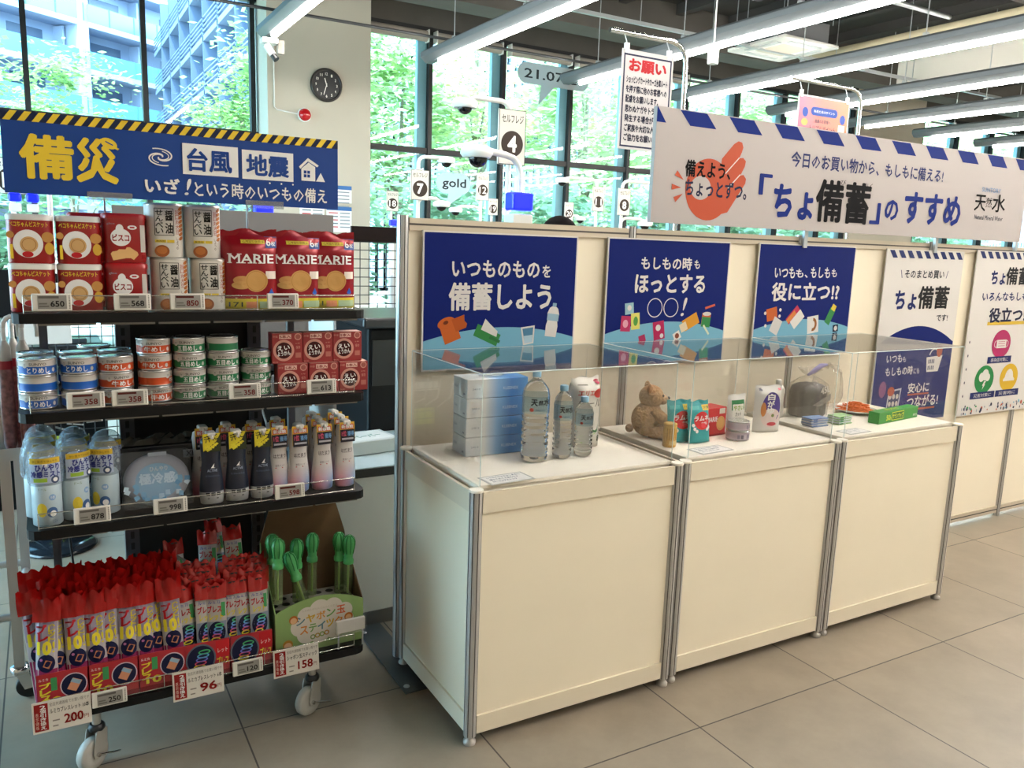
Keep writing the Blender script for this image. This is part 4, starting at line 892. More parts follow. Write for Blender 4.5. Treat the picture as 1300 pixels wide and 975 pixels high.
# cooling pad and dark pack
t = thing('cooling_pad', 'round pale blue cooling pad in a clear bag on the third shelf', 'cooling pad', (-.857, .455, S3+.0005))
t.rotation_euler = (R(-14), 0, 0)
b = MB(); pc = K('#9fb3c4'); b.lathe([(.055, -.018), (.085, -.016), (.094, 0), (.085, .014), (.06, .018), (.05, .012)], M('pale_pad_cloth', '#a9a9b4', .7), (0, 0, 0), 36, cap=True)
for q in range(len(b.v)): v = b.v[q]; b.v[q] = Vector((v.x, -v.z, v.y*.86+.083))
F = Flat((0, -.019, .083)); b.disc(F, 0, -.005, .062, K('#8fb3d0'), .055, .0008, 30); b.tx(F, '極冷感', -.05, -.012, .05, .02, K('#d8eaf6'), .05, .0014); b.tx(F, 'ひんやり', -.02, .026, .03, .04, bw, .02, .0014)
rn = random.Random(9)
for k in range(26): a = rn.uniform(PI*.95, PI*2.05); r_ = rn.uniform(.055, .095); b.poly(F, rotp([(-.008, -.006), (.007, -.007), (.009, .005), (-.005, .008)], (r_*cos(a), r_*.8*sin(a)), rn.uniform(0, 3)), K(rn.choice(['#7fb4d8', '#b9d8ea', '#5f9cc8', '#d5e6f0'])), .0011+.00005*k)
b.rect(F, -.022, .072, .03, .083, K('#b5b9c2')); b.build('pad', t)
b = MB(); b.rr(.2, .05, .02, [(0, 0), (.0, .16), (.01, .172)], Mglass('clear_bag', '#eef1f4', 1.45, .12, haze=.05), (0, .0, 0)); b.build('bag', t)
t = thing('black_pack', 'black boxed pack with shiny bag tops behind the cooling pad', 'pack', (-.84, .60, S3+.0005))
b = MB(); b.rbox((0, 0, .085), (.25, .12, .17), .004, M('black_gloss_box', '#15161b', .25)); F = Flat((0, -.0602, 0)); b.rect(F, .07, .125, .115, .15, K('#9a9aa2')); b.tx(F, 'XL', .078, .129, .107, .146, K('#33343c'), .02, .0012); b.build('carton', t)
b = MB(); rn = random.Random(4); n = 16
vs = []; fs = []
for j in range(6):
    for i in range(n+1): vs.append((-.12+.24*i/n, -.05+.1*j/5, .1725+.018*rn.random()*(0 < j < 5)))
for j in range(5):
    for i in range(n): fs.append((j*(n+1)+i, j*(n+1)+i+1, (j+1)*(n+1)+i+1, (j+1)*(n+1)+i))
b.add(vs, fs, M('crinkled_film', '#6d675f', .15, .4)); b.build('crinkled_film', t)
# waisted lotion bottles
def waist(sx): return [(.026, 0), (.031, .004), (.0335, .03), (.033, .06), (.0285, .105), (.0255, .135), (.027, .165), (.029, .19), (.026, .208), (.014, .216), (.012, .225)]
def lotion(kind):
    t = thing('lotion_bottle', '', 'bottle'); b = MB()
    if kind == 'black':
        bm_ = M('midnight_bottle', '#1c2130', .28); lw = M('bottle_grey_label', '#a9a9a8', .4)
        pr = waist(1); pr = pr[:3]+[(.0338, .042)]+pr[3:]
        b.lathe(pr, None, n=24, sx=1.08, sy=.72, mats=[bm_, lw, lw]+[bm_]*7+[whitelid])
        F = Func(lambda u, v, l: ((.0335*1.08+l)*sin(u/.035), -(.0335*.72+l)*cos(u/.035)*(1 if v < .08 else .86), v))
        b.poly(F, [(-.004, .118), (.006, .132), (.004, .12), (.009, .118)], bw, .0012); b.tx(F, 'ACTIVE', -.014, .106, .014, .114, K('#aab4c8'), .0, .0012); b.tx(F, 'リフレッシュ', -.02, .09, .02, .096, K('#6f7c98'), .0, .0012)
        for k in range(3): b.rect(F, -.021+.0155*k, .031, -.009+.0155*k, .041, K('#2c2c30'), .001)
        b.rect(F, -.016, .02, .016, .024, K('#6a6a6c'), .001)
    else:
        m_ = bpy.data.materials.new('pink_blue_bottle'); m_.use_nodes = True; nt = m_.node_tree; p_ = nt.nodes['Principled BSDF']; p_.inputs['Roughness'].default_value = .3
        tc = nt.nodes.new('ShaderNodeTexCoord'); sx = nt.nodes.new('ShaderNodeSeparateXYZ'); nt.links.new(tc.outputs['Object'], sx.inputs[0])
        r1 = nt.nodes.new('ShaderNodeMapRange'); r1.inputs[1].default_value = .02; r1.inputs[2].default_value = .09; nt.links.new(sx.outputs['Z'], r1.inputs[0])
        r2 = nt.nodes.new('ShaderNodeMapRange'); r2.inputs[1].default_value = -.02; r2.inputs[2].default_value = .03; nt.links.new(sx.outputs['X'], r2.inputs[0])
        c1 = nt.nodes.new('ShaderNodeMix'); c1.data_type = 'RGBA'; c1.inputs[6].default_value = (*lin('#d98a9c'), 1); c1.inputs[7].default_value = (*lin('#6f9ccc'), 1); nt.links.new(r2.outputs[0], c1.inputs[0])
        c2 = nt.nodes.new('ShaderNodeMix'); c2.data_type = 'RGBA'; nt.links.new(c1.outputs[2], c2.inputs[6]); c2.inputs[7].default_value = (*lin('#cfc8c4'), 1); nt.links.new(r1.outputs[0], c2.inputs[0]); nt.links.new(c2.outputs[2], p_.inputs['Base Color'])
        b.lathe(waist(1), m_, n=24, sx=1.1, sy=.72)
        F = Func(lambda u, v, l: ((.0335*1.08+l)*sin(u/.035), -(.0335*.72+l)*cos(u/.035)*(1 if v < .08 else .88), v))
        b.tx(F, 'はだまり', -.019, .122, .019, .134, K('#4a3f44'), .02, .0012); b.rect(F, -.017, .119, .017, .1202, K('#8a7a7c'), .001); b.tx(F, '薬用ハンド', -.014, .092, .016, .1, K('#6a5a5e'), .01, .0012); b.rect(F, -.014, .087, .01, .09, K('#b8474e'), .001)
    b.build('bottle_body', t)
    b = MB(); b.rbox((0, -.005, .222), (.028, .04, .016), .005, whitelid); b.tube([(0, -.022, .222), (0, -.034, .215)], .005, whitelid, 8); b.build('pump', t)
    b = MB(); F = Flat((0, -.0262, .2))
    if kind == 'black':
        b.X = Matrix.Translation((0, 0, .195)) @ Matrix.Rotation(-.1, 4, 'X'); F = Flat((0, -.0262, 0)); b.bb(-.026, -.026, -.026, .026, -.0245, .03, K('#2f331f')); b.poly(F, [(-.026, -.024), (.012, .004), (.026, .03), (-.026, .03)], K('#cdbb2e'), .0006); b.tx(F, '汗に', -.022, .006, .018, .026, K('#23231a'), .03, .0012, rot=.25); b.poly(F, [(-.012, -.024), (.02, -.002), (.014, .002), (-.02, -.02)], K('#cdbb2e'), .0006); b.tx(F, '強い', -.02, -.02, .012, -.002, K('#d8c83a'), .03, .0014, rot=.4)
    else:
        b.X = Matrix.Translation((0, 0, .185)) @ Matrix.Rotation(-.1, 4, 'X'); F = Flat((0, -.0262, 0)); b.bb(-.026, -.026, -.026, .026, -.0245, .037, K('#d6a93c')); b.rect(F, -.022, .014, .022, .03, K('#c2433a')); b.tx(F, '新感触', -.02, .016, .02, .028, bw, .03, .0012); b.rect(F, -.025, -.03, .025, .012, K('#26232a')); b.tx(F, '1位', -.02, -.01, -.004, .008, K('#d0506a'), .03, .0012); b.tx(F, '獲得', .0, -.01, .022, .006, K('#6f9ccc'), .02, .0012); b.rect(F, -.02, -.022, .02, -.016, K('#a8a4a8'), .001)
    b.build('hang_tag', t)
    return Proto(t)
pBk = lotion('black'); pPi = lotion('pink')
for k, x in enumerate((-.706, -.63, -.553)): pBk.put((x, .425, S3+.0005), '%s black waisted bottle with a yellow tag' % ['left', 'middle', 'right'][k], 0, 'black waisted bottles')
gP = 'pale pink waisted bottles'
for x, y, lab in ((-.495, .452, 'pale pink bottle half hidden behind the right black bottle'), (-.432, .44, 'pale pink bottle, third from the right in front'), (-.352, .44, 'pale pink bottle, second from the right in front'), (-.273, .445, 'pale pink bottle at the right end in front'), (-.345, .525, 'pale pink bottle behind the second from the right'), (-.265, .53, 'pale pink bottle behind the right end one'), (-.342, .605, 'pale pink bottle rearmost, second column from the right'), (-.262, .61, 'pale pink bottle rearmost in the right end column'), (-.715, .52, 'pale pink bottle behind the left black bottle'), (-.64, .54, 'pale pink bottle behind the middle black bottle'), (-.56, .53, 'pale pink bottle behind the right black bottle'), (-.475, .56, 'pale pink bottle rearmost in the column beside the black bottles')):
    pPi.put((x, y, S3+.0005), lab, .05, gP)

# bottom shelf: glow bracelets
glowred = M('red_foil_header', '#a01210', .22, .1); gw = M('white_film', '#aea7a2', .28)
def glow_tray(kind):
    t = thing('counter_tray', '', 'tray'); b = MB(); cr = M('red_print_carton', '#a3202a', .4); w = .132
    b.bb(-w/2, 0, 0, w/2, .003, .122, cr); F = Flat((-w/2, 0, .018)); b.rect(Flat((-w/2, 0, 0)), 0, 0, w, .018, K('#7d1a22'))
    if kind == 'ten':
        b.tx(F, 'ルミカ', .006, .084, .03, .092, bw, .01); b.vtx(F, 'ブレス', .008, .02, .035, .078, K('#d8c83a'), .04); b.rect(F, .036, .05, .052, .09, K('#3f8a52'), .0007); b.disc(F, .094, .056, .035, K('#c7b8c4'), .037, .0006, 28); b.disc(F, .094, .056, .032, K('#161836'), .034, .001, 28); b.poly(F, rotp(rc(.026, .036), (.096, .056), -.5), K('#c98a6a'), .0014); b.poly(F, rotp(rc(.026, .012), (.1, .066), -.5), K('#8aa6b8'), .0018)
        b.tx(F, '10', .02, .008, .06, .03, K('#d8c83a'), .04, .0012)
    else:
        b.disc(F, .045, .05, .045, K('#5a5f6a'), .05, .0006, 28); b.disc(F, .045, .05, .04, K('#141633'), .045, .001, 28)
        for k, m_ in enumerate(('#d8c83a', '#c9506a', '#6a6fc8', '#5aa0c8', '#4aa86a')): b.ring(F, .04+.004*k, .025+.012*k, .018, .004, K(m_), .008, .0014)
        b.rect(F, .09, .045, .132, .1, K('#b8242a'), .0007); b.tx(F, 'ブレス', .093, .02, .129, .045, K('#d8c83a'), .03, .0012); b.tx(F, 'レット', .096, .06, .126, .075, bw, .01, .0012)
    b.build('front_panel', t)
    for s in (-1, 1): b = MB(); b.prism([(0, 0), (0, .12), (.05, .06), (.22, .05), (.22, 0)], s*(w/2)-.0012*(s > 0)-.0, s*(w/2)+.0012*(s < 0), cr, 'x'); b.build('side_panel', t)
    b = MB(); b.bb(-w/2, 0, -.0, w/2, .22, .002, cr); b.bb(-w/2, .218, 0, w/2, .22, .05, cr); b.build('base', t)
    return Proto(t)
pT10 = glow_tray('ten'); pT6 = glow_tray('six')
TX = (-1.141, -1.007, -.873, -.741, -.607)
for k, x in enumerate(TX): (pT10 if k < 3 else pT6).put((x, .375, S4+.0005), '%s printed tray of glow bracelets counted from the left' % WH[k], 0, 'printed trays on the bottom shelf')
def glow_bag(kind):
    t = thing('glow_bracelet_pack', '', 'pack')
    if kind == 'ten':
        w, h = .058, .27; b, F = pouch(w, h, .028, [(h, gw)], 8, 14, .02, wr=.0035, seed=5)
        b.rect(F, -.028, .178, .027, .262, K('#8f8494'), .0006, 6, 6); b.rect(F, -.028, .003, .028, .12, K('#8a2a52'), .0006, 6, 2); b.rect(F, -.028, .12, .028, .178, K('#a8a0a8'), .0006, 6, 4)
        b.tx(F, 'ルミカ', -.024, .252, .002, .262, K('#7a1a5a'), .03, .0012); b.tx(F, 'プ', -.025, .226, .0, .25, K('#a3141f'), .07, .0014); b.tx(F, 'レ', -.02, .203, .004, .225, K('#a3141f'), .07, .0014); b.vtx(F, 'スレット', .006, .2, .022, .258, K('#c9b428'), .05, .0014)
        b.tx(F, '10', -.022, .166, .012, .2, K('#d8c42e'), .07, .0016); b.tx(F, '!', .016, .168, .022, .2, K('#d8c42e'), 0, .0016); b.disc(F, .0, .138, .023, K('#12153a'), .027, .0014, 20, 3); b.poly(F, rotp(rc(.018, .022), (.004, .136), -.4), K('#b87a5a'), .003); b.disc(F, -.012, .15, .004, K('#b06a9a'), l=.003)
    else:
        w, h = .06, .25; b, F = pouch(w, h, .012, [(h, gw)], 8, 12, .02, wr=.0012, seed=8)
        b.tx(F, 'ルミカ', -.024, .222, .012, .234, K('#3a3a8c'), .02, .0012); b.tx(F, 'ブレス', -.026, .195, .016, .216, K('#a3202a'), .05, .0012); b.tx(F, 'レット', -.02, .17, .02, .19, K('#cdbb2e'), .05, .0012); b.rect(F, .015, .18, .027, .225, K('#3f8a52'), .001, 1, 4)
        b.rect(F, -.029, .02, .029, .165, K('#7d8798'), .0008, 6, 6); b.disc(F, 0, .13, .026, K('#12142f'), .034, .0014, 24, 2)
        for k, m_ in enumerate(('#d8c83a', '#c9506a', '#6a6fc8', '#5aa0c8', '#4aa86a')): b.ring(F, -.004+.003*k, .108+.011*k, .014, .004, K(m_), .007, .002)
    b.build('film_pack', t)
    b = MB(); hh = .07 if kind == 'ten' else .048; rn = random.Random(3); n = 8; vs = []; fs = []
    for s in (0, 1):
        for j in range(4):
            for i in range(n+1): ex = .008 if kind == 'ten' else .002; vs.append((-w/2-ex+(w+2*ex)*i/n, (-.0035+.007*s)-(.013*(1-j/3)*(1 if not s else -1)*(1-abs(2*i/n-1)))+(.006*sin(i*2.1+j*1.3)+.012*j/3*sin(i*.9))*(j > 0)*(1 if kind == 'ten' else .4)-(.018*(j/3)**2 if kind == 'ten' else 0), h-.012+hh*j/3+.007*sin(i*1.7+.6)*(j == 3)))
    for s in (0, 1):
        for j in range(3):
            for i in range(n): q = [s*4*(n+1)+j*(n+1)+i, s*4*(n+1)+j*(n+1)+i+1, s*4*(n+1)+(j+1)*(n+1)+i+1, s*4*(n+1)+(j+1)*(n+1)+i]; fs.append(tuple(q if not s else q[::-1]))
    b.add(vs, fs, glowred, True); F = Flat((0, -.0065, h+hh*.55)); b.poly(F, rotp([(-.01, -.002), (.01, -.002), (.012, .002), (.004, .0035), (-.004, .0035), (-.012, .002)], (0, 0), 0), K('#2a1010'), .003); b.build('hang_header', t)
    return Proto(t)
pG10 = glow_bag('ten'); pG6 = glow_bag('six')
rn = random.Random(12); PL = ['left', 'middle', 'right']; RWn = ['front row', 'second row', 'third row', 'fourth row']
for ti, x in enumerate(TX):
    p = pG10 if ti < 3 else pG6
    for r_ in range(4):
        for k in range(3):
            if ti < 3: xx, yy, zz = x-.043+.042*k+rn.uniform(-.003, .003), .395+.045*r_+.008*(k % 2), S4+.004+.012*r_
            else: xx, yy, zz = x-.04+.037*k+rn.uniform(-.004, .004), .392+.03*r_+.009*(2-k), S4+.004+.014*r_
            p.put((xx, yy, zz), '%s pack, %s of the %s glow bracelet tray' % (PL[k], RWn[r_], WH[ti]), 0, 'glow bracelet packs in tray %s' % WH[ti], rot=(R(-9)+rn.uniform(-.06, .03), rn.uniform(-.07, .07), rn.uniform(-.25, .25)))
for i, (x, y, a) in enumerate(((-.79, .60, .2), (-.69, .62, -.3), (-.60, .60, .15), (-.645, .66, .4))):
    pG6.put((x, y, S4+.085+.012*i), 'loose glow bracelet pack, %s in the heap at the back' % WH[i], 0, 'loose glow bracelet packs in the heap', rot=(R(-16), a*.2, a))
t = thing('clear_bag', 'crumpled grey plastic bag lying behind the glow bracelets', 'plastic bag', (-.85, .66, S4+.0005))
b, F = pouch(.3, .3, .12, [(.3, Mglass('crumpled_film', '#c8cac8', 1.5, .15, haze=.45, hazecol='#b5b5b0'))], 18, 14, .05, wr=.016, seed=22); b.build('film', t)
# soap bubble stick display
t = thing('bubble_stick_display', 'cardboard display box of green bubble sticks with a cloud on its front', 'display box', (-.37, .41, S4+.0005))
kraft = M('brown_kraft_board', '#5e452b', .8, noise=.05, nscale=30); kgreen = M('soft_green_print', '#88a463', .5)
W2 = .152; b = MB(); F = Flat((-W2, 0, 0)); n = 18
top = [(W2*2-2*W2*i/n, .15+.038*(1-(1-2*i/n)**2)) for i in range(n+1)]
b.prism([(-W2, 0), (W2, 0)]+[(x-W2, z) for x, z in top], 0, .003, kgreen)
cl = K('#d3cbbf')
for (x, z, r) in ((.085, .09, .035), (.105, .125, .032), (.15, .14, .036), (.195, .14, .034), (.235, .12, .03), (.235, .085, .034), (.2, .06, .034), (.15, .055, .036), (.105, .06, .034), (.15, .1, .05), (.19, .1, .045)): b.disc(F, x, z, r, cl, l=.0008)
cols = ['#7a8f5a', '#a8863a', '#7f9a50', '#b5803c', '#c9a038']
for k, ch in enumerate('シャボン玉'): b.tx(F, ch, .068+.035*k, .097+.004*k, .098+.035*k, .125+.004*k, K(['#5f7f8a', '#c9a038', '#d08a3a', '#6f9a58', '#d0603a'][k]), .03, .0016)
for k, ch in enumerate('スティック'): b.tx(F, ch, .082+.03*k, .062+.003*k, .108+.03*k, .09+.003*k, K(['#d0803a', '#6f9a58', '#5f7f8a', '#c9a038', '#d0803a'][k]), .03, .0016)
b.tx(F, 'しゃぼんがどんどんふくらむよ', .09, .142, .21, .15, K('#a89c88'), 0, .0016)
for k in range(4): b.ring(F, .125+.016*k, .046+.002*k, .009, .004, K(cols[k]), l=.0016)
for (x, z, m_) in ((.06, .12, '#c9743a'), (.25, .095, '#c9743a')): b.disc(F, x, z, .015, K('#b56a30'), l=.0014); b.disc(F, x, z-.003, .011, K('#dcae82'), l=.0018)
b.disc(F, .04, .035, .017, K('#b5803c'), l=.0014); b.disc(F, .04, .03, .013, K('#e0b28a'), l=.0018); b.disc(F, .03, .012, .014, K('#4a8a9a'), .01, .0012)
b.build('front_panel', t)
b = MB(); b.prism([(-W2, 0), (W2, 0), (W2, .33), (W2-.05, .5), (W2-.06, .52), (-W2+.06, .52), (-W2+.05, .5), (-W2, .33)], .205, .209, kraft); b.build('back_panel', t)
for s in (-1, 1): b = MB(); b.prism([(.003, 0), (.205, 0), (.205, .33), (.19, .3), (.003, .15)], s*W2-.003*(s > 0), s*W2+.003*(s < 0), kgreen if s < 0 else kraft, 'x'); b.build('side_panel', t)
b = MB(); b.bb(-W2+.003, .003, .118, W2-.003, .205, .121, K('#a49f9a'))
for i in range(7):
    for j in range(4): b.lathe([(.014, .1212), (.0, .1212)], K('#0d0c0c'), (-.126+.042*i, .03+.048*j, 0), 16, cap=False)
b.build('perforated_tray', t)
t2 = thing('bubble_stick', '', 'toy'); gm_ = M('green_plastic_head', '#4ba35c', .3); tubeg = Mglass('clear_tube', '#dfe9d0', 1.45, .03, haze=.2, hazecol='#b8c69a')
b = MB(); b.lathe([(.0165, .0), (.0165, .125)], tubeg, n=18); b.lathe([(.004, .01), (.004, .12)], K('#a9c070'), n=8); b.build('clear_tube', t2)
b = MB(); b.lathe([(.018, .122), (.0185, .124), (.0185, .136), (.0165, .138), (.015, .145), (.0165, .165), (.0215, .185), (.022, .2), (.018, .215), (.008, .224), (1e-4, .225)], gm_, n=20, cap=False)
for k in range(8): a = 2*PI*k/8; b.tube([(.0165*cos(a), .0165*sin(a), .16), (.022*cos(a), .022*sin(a), .186), (.0225*cos(a), .0225*sin(a), .2), (.0185*cos(a), .0185*sin(a), .214), (.007*cos(a), .007*sin(a), .2245)], .0022, K('#2f7a42'), 5)
b.build('ribbed_head', t2); pSt = Proto(t2)
for i, (px, py, z, rx_, ry_) in enumerate(((-.505, .445, .404, 0, .02), (-.496, .525, .391, 0, -.02), (-.424, .50, .372, 0, .0), (-.398, .46, .345, R(-6), -.28), (-.358, .555, .363, 0, .02), (-.262, .545, .355, .0, .01), (-.240, .515, .35, .0, .03))):
    pSt.put((px, py, z), ['green bubble stick at the left front of the box', 'green bubble stick behind the left front one', 'green bubble stick standing upright left of centre', 'green bubble stick leaning over the cloud panel', 'green bubble stick standing in the middle at the back', 'green bubble stick second from the right', 'green bubble stick at the right end'][i], 0, 'green bubble sticks', rot=(rx_, ry_, 0))

# price tags
eink = K('#8e8a84', .5); etag = M('tag_shell', '#d8d3c9', .4)
def etag_(x, z, price, label, red=False, wide=.094):
    t = thing('price_tag', label, 'price tag', (x, .354, z), 0, 'electronic price tags on the shelf edges'); t.rotation_euler = (R(-6), 0, 0)
    b = MB(); h = .046; b.rbox((0, 0, h/2), (wide, .008, h), .002, etag, 1); F = Flat((-wide/2, -.0042, 0))
    for k in range(9): b.rect(F, wide-.007, .006+.004*k, wide-.004, .008+.004*k, K('#4a4640'))
    b.build('shell', t); b = MB(); b.bb(-wide/2+.014, -.0052, .005, wide/2-.012, -.0042, h-.005, eink); F = Flat((-wide/2+.014, -.0052, .005)); c = K('#5e1512') if red else K('#211e1c')
    b.tx(F, price, .03, .006, .062, .021, c, .03); b.rect(F, .002, .028, .05, .034, K('#4a1a16') if red else K('#5a5650')); b.rect(F, .003, .012, .022, .016, K('#6a665f')); b.rect(F, .003, .005, .026, .009, K('#6a665f')); b.build('screen', t)
for x, s, p, red, lab in ((-1.108, S1, '650', False, 'electronic price tag reading 650 under the white-lidded tins'), (-.912, S1, '568', False, 'electronic price tag under the red-lidded biscuit tins'), (-.768, S1, '850', True, 'electronic price tag reading 850 under the rice cracker tins'), (-.495, S1, '370', True, 'electronic price tag reading 370 under the biscuit bags'), (-1.041, S2, '358', True, 'electronic price tag reading 358 under the blue cans'), (-.93, S2, '358', True, 'electronic price tag reading 358 under the orange cans'), (-.614, S2, '358', True, 'electronic price tag reading 358 under the green cans'), (-.378, S2, '613', False, 'electronic price tag under the bean jelly boxes'), (-1.041, S3, '878', False, 'electronic price tag reading 878 under the cooling sprays'), (-.835, S3, '998', False, 'electronic price tag reading 998 under the cooling pad'), (-.482, S3, '598', True, 'electronic price tag reading 598 under the pink bottles'), (-1.023, S4, '250', False, 'electronic price tag reading 250 on the bottom shelf'), (-.624, S4, '120', False, 'electronic price tag reading 120 on the bottom shelf')):
    etag_(x, s+.008 if s != S4 else s-.004, p, lab, red)
def card(x, price, name, label):
    t = thing('price_card', label, 'price card', (x, .351, S4-.043), 0, 'paper price cards on the bottom shelf'); t.rotation_euler = (R(-6), 0, 0)
    b = MB(); w, h = .15, .092; b.bb(-w/2, -.001, 0, w/2, .001, h, K('#d6cfc4')); F = Flat((-w/2, -.001, 0)); b.rect(F, .005, .006, .04, h-.006, K('#8a1f1e')); b.vtx(F, '2個引き換え', .02, .01, .034, h-.01, bw, .02, .0014); b.vtx(F, '表示価格', .008, .012, .016, h-.03, K('#d8b8a8'), .0, .0014)
    b.tx(F, '全店共通価格でお買い得です', .044, h-.018, w-.004, h-.007, K('#6a6058'), .0); b.tx(F, name, .044, h-.04, w-.006, h-.025, K('#2a2522'), .02); b.tx(F, price, .08, .016, .128, .042, K('#7a1714'), .035); b.tx(F, '円', .131, .018, .142, .03, K('#7a1714'), .01); b.rect(F, .05, .028, .068, .032, K('#8a8078')); b.rect(F, .05, .012, .064, .016, K('#8a8078')); b.build('paper', t)
card(-1.147, '200', 'ルミカブレスレット 10本', 'red and white paper price card reading 200'); card(-.774, '96', 'ルミカブレスレット 6本', 'red and white paper price card reading 96'); card(-.468, '158', 'シャボン玉スティック', 'red and white paper price card reading 158')
t = thing('tag_holder', 'clear tag holder with a crumpled white slip at the right of the bottom shelf', 'tag holder', (-.277, .372, S4+.05)); b = MB(); b.rbox((0, 0, .03), (.1, .012, .045), .003, M('white_slip', '#c9c4bd', .3)); b.build('slip', t)
b = MB(); b.rbox((0, -.004, .03), (.106, .02, .052), .003, Mglass('holder_film', '#ffffff', 1.45, haze=.1)); b.build('holder', t); b = MB(); b.bb(-.045, -.003, -.05, -.04, 0, .006, grymetal); b.bb(.04, -.003, -.05, .045, 0, .006, grymetal); b.build('clip', t)

# ================================================================== goods under the clear covers (top of counters at TZ)
TZ = .8685
# stack of four tissue boxes, white fading to blue
def tissue_mat(name, cols, ax='X', lo=-.12, hi=.12):
    m = bpy.data.materials.new(name); m.use_nodes = True; nt = m.node_tree; b = nt.nodes['Principled BSDF']; b.inputs['Roughness'].default_value = .35
    tc = nt.nodes.new('ShaderNodeTexCoord'); sx = nt.nodes.new('ShaderNodeSeparateXYZ'); nt.links.new(tc.outputs['Object'], sx.inputs[0])
    mr = nt.nodes.new('ShaderNodeMapRange'); mr.inputs[1].default_value = lo; mr.inputs[2].default_value = hi; nt.links.new(sx.outputs[ax], mr.inputs[0])
    cr = nt.nodes.new('ShaderNodeValToRGB'); nt.links.new(mr.outputs[0], cr.inputs[0]); e = cr.color_ramp.elements
    e[0].color = (*lin(cols[0][1]), 1); e[0].position = cols[0][0]; e[1].color = (*lin(cols[-1][1]), 1); e[1].position = cols[-1][0]
    for p, c in cols[1:-1]: q = e.new(p); q.color = (*lin(c), 1)
    nt.links.new(cr.outputs[0], b.inputs['Base Color']); return m
tm = tissue_mat('white_to_blue_print', [(0, '#d9d9d4'), (.3, '#e2e4e2'), (.5, '#86b4e0'), (.72, '#3d7fc9'), (1, '#5a9ad8')])
t = thing('tissue_box', '', 'tissue box'); b = MB(); b.rbox((0, 0, .0345), (.24, .118, .068), .002, tm, 1); F = Flat((-.12, -.0592, 0))
b.tx(F, '240', .02, .03, .04, .037, K('#8a9098'), .01); b.tx(F, '組', .044, .03, .05, .037, K('#8a9098'), .0); b.tx(F, 'KLEENEX', .14, .028, .2, .038, K('#b8d0ea'), .02)
G = Flat((-.1202, .059, 0), (0, -1, 0)); b.tx(G, 'tissue', .012, .03, .04, .042, K('#9a9ea4'), .0); b.rect(G, .088, .012, .105, .018, K('#a8a8ac'))
b.build('carton', t); b = MB(); b.disc(Flat((0, 0, .0688), (1, 0, 0), (0, 1, 0)), 0, 0, .05, K('#35383c'), .016); b.disc(Flat((0, 0, .0689), (1, 0, 0), (0, 1, 0)), 0, 0, .046, K('#d8e0e6'), .013); b.build('opening_film', t)
pTi = Proto(t)
for k in range(4): pTi.put((.25, .385, TZ+.0005+.0694*k), ['white and blue tissue box at the bottom of the stack', 'white and blue tissue box second from the bottom', 'white and blue tissue box second from the top', 'white and blue tissue box on top of the stack'][k], R(-3)+.004*k, 'stacked tissue boxes')
pet = Mwater('bottled_water', '#fbfeff', 1.27, .0); capw = M('pale_blue_cap', '#8fbdd6', .35); lab_ = Mglass('bottle_label_film', '#dcecf4', 1.45, .05, haze=.10, hazecol='#9cc6de')
def water(name, label, loc, r, h, prof, lz, cap):
    t = thing(name, label, 'water bottle', loc); b = MB(); b.lathe(prof, pet, n=32, cap=True); b.build('bottle_body', t)
    b = MB(); b.lathe([(r*1.015, lz[0]), (r*1.015, lz[1])], lab_, n=32, cap=False); F = Cyl(r*1.03, 0, -.15)
    hh = lz[1]-lz[0]; b.tx(F, '天', -r*.75, lz[0]+hh*.5, -r*.3, lz[0]+hh*.86, K('#14181c'), .05); b.tx(F, '然', -r*.22, lz[0]+hh*.54, r*.12, lz[0]+hh*.8, K('#14181c'), .05); b.tx(F, '水', r*.18, lz[0]+hh*.5, r*.72, lz[0]+hh*.9, K('#14181c'), .05); b.disc(F, -r*.7, lz[0]+hh*.25, r*.16, K('#c0483a'), r*.13, .0008, 14); b.tx(F, 'Natural', -r*.4, lz[0]+hh*.2, r*.3, lz[0]+hh*.3, K('#3a5a7a'), 0); b.build('film_label', t)
    b = MB()
    if cap: b.lathe([(.0145, prof[-1][1]-.002), (.015, prof[-1][1]), (.015, prof[-1][1]+.016), (.013, prof[-1][1]+.018)], capw, n=20)
    b.build('cap', t); return t
ribs = lambda r, z0, z1, n: [q for k in range(n) for q in ((r*.9, z0+(z1-z0)*(k+.1)/n), (r, z0+(z1-z0)*(k+.35)/n), (r, z0+(z1-z0)*(k+.75)/n), (r*.9, z0+(z1-z0)*(k+.98)/n))]
water('water_bottle', 'largest clear water bottle standing before the tissue boxes', (.338, .215, TZ+.0005), .048, .3, [(.036, 0), (.045, .006), (.048, .02)]+ribs(.048, .025, .165, 6)+[(.048, .17), (.048, .235), (.044, .255), (.03, .275), (.016, .288), (.0135, .292), (.0135, .298)], (.172, .232), True)
bp = lambda h: [(.024, 0), (.031, .005), (.034, .018)]+ribs(.034, .02, h*.5, 6)+[(.034, h*.52), (.034, h*.75), (.029, h*.83), (.016, h*.9), (.0125, h*.915), (.0125, h*.93)]
water('water_bottle', 'tall slim water bottle with a pale blue cap in the middle of three', (.447, .205, TZ+.0005), .034, .255, bp(.262), (.14, .196), True)
water('water_bottle', 'shortest clear water bottle, right of the slim one', (.538, .205, TZ+.0005), .034, .21, bp(.212), (.112, .158), True)
t = thing('paper_roll_pack', 'white pack with red lettering and a green leaf behind the bottles', 'pack', (.622, .33, TZ+.0005), 0)
b, F = pouch(.125, .262, .1, [(.262, M('glossy_white_pack', '#ded9cd', .25))], 12, 16, .02, wr=.003, seed=6, flatb=True)
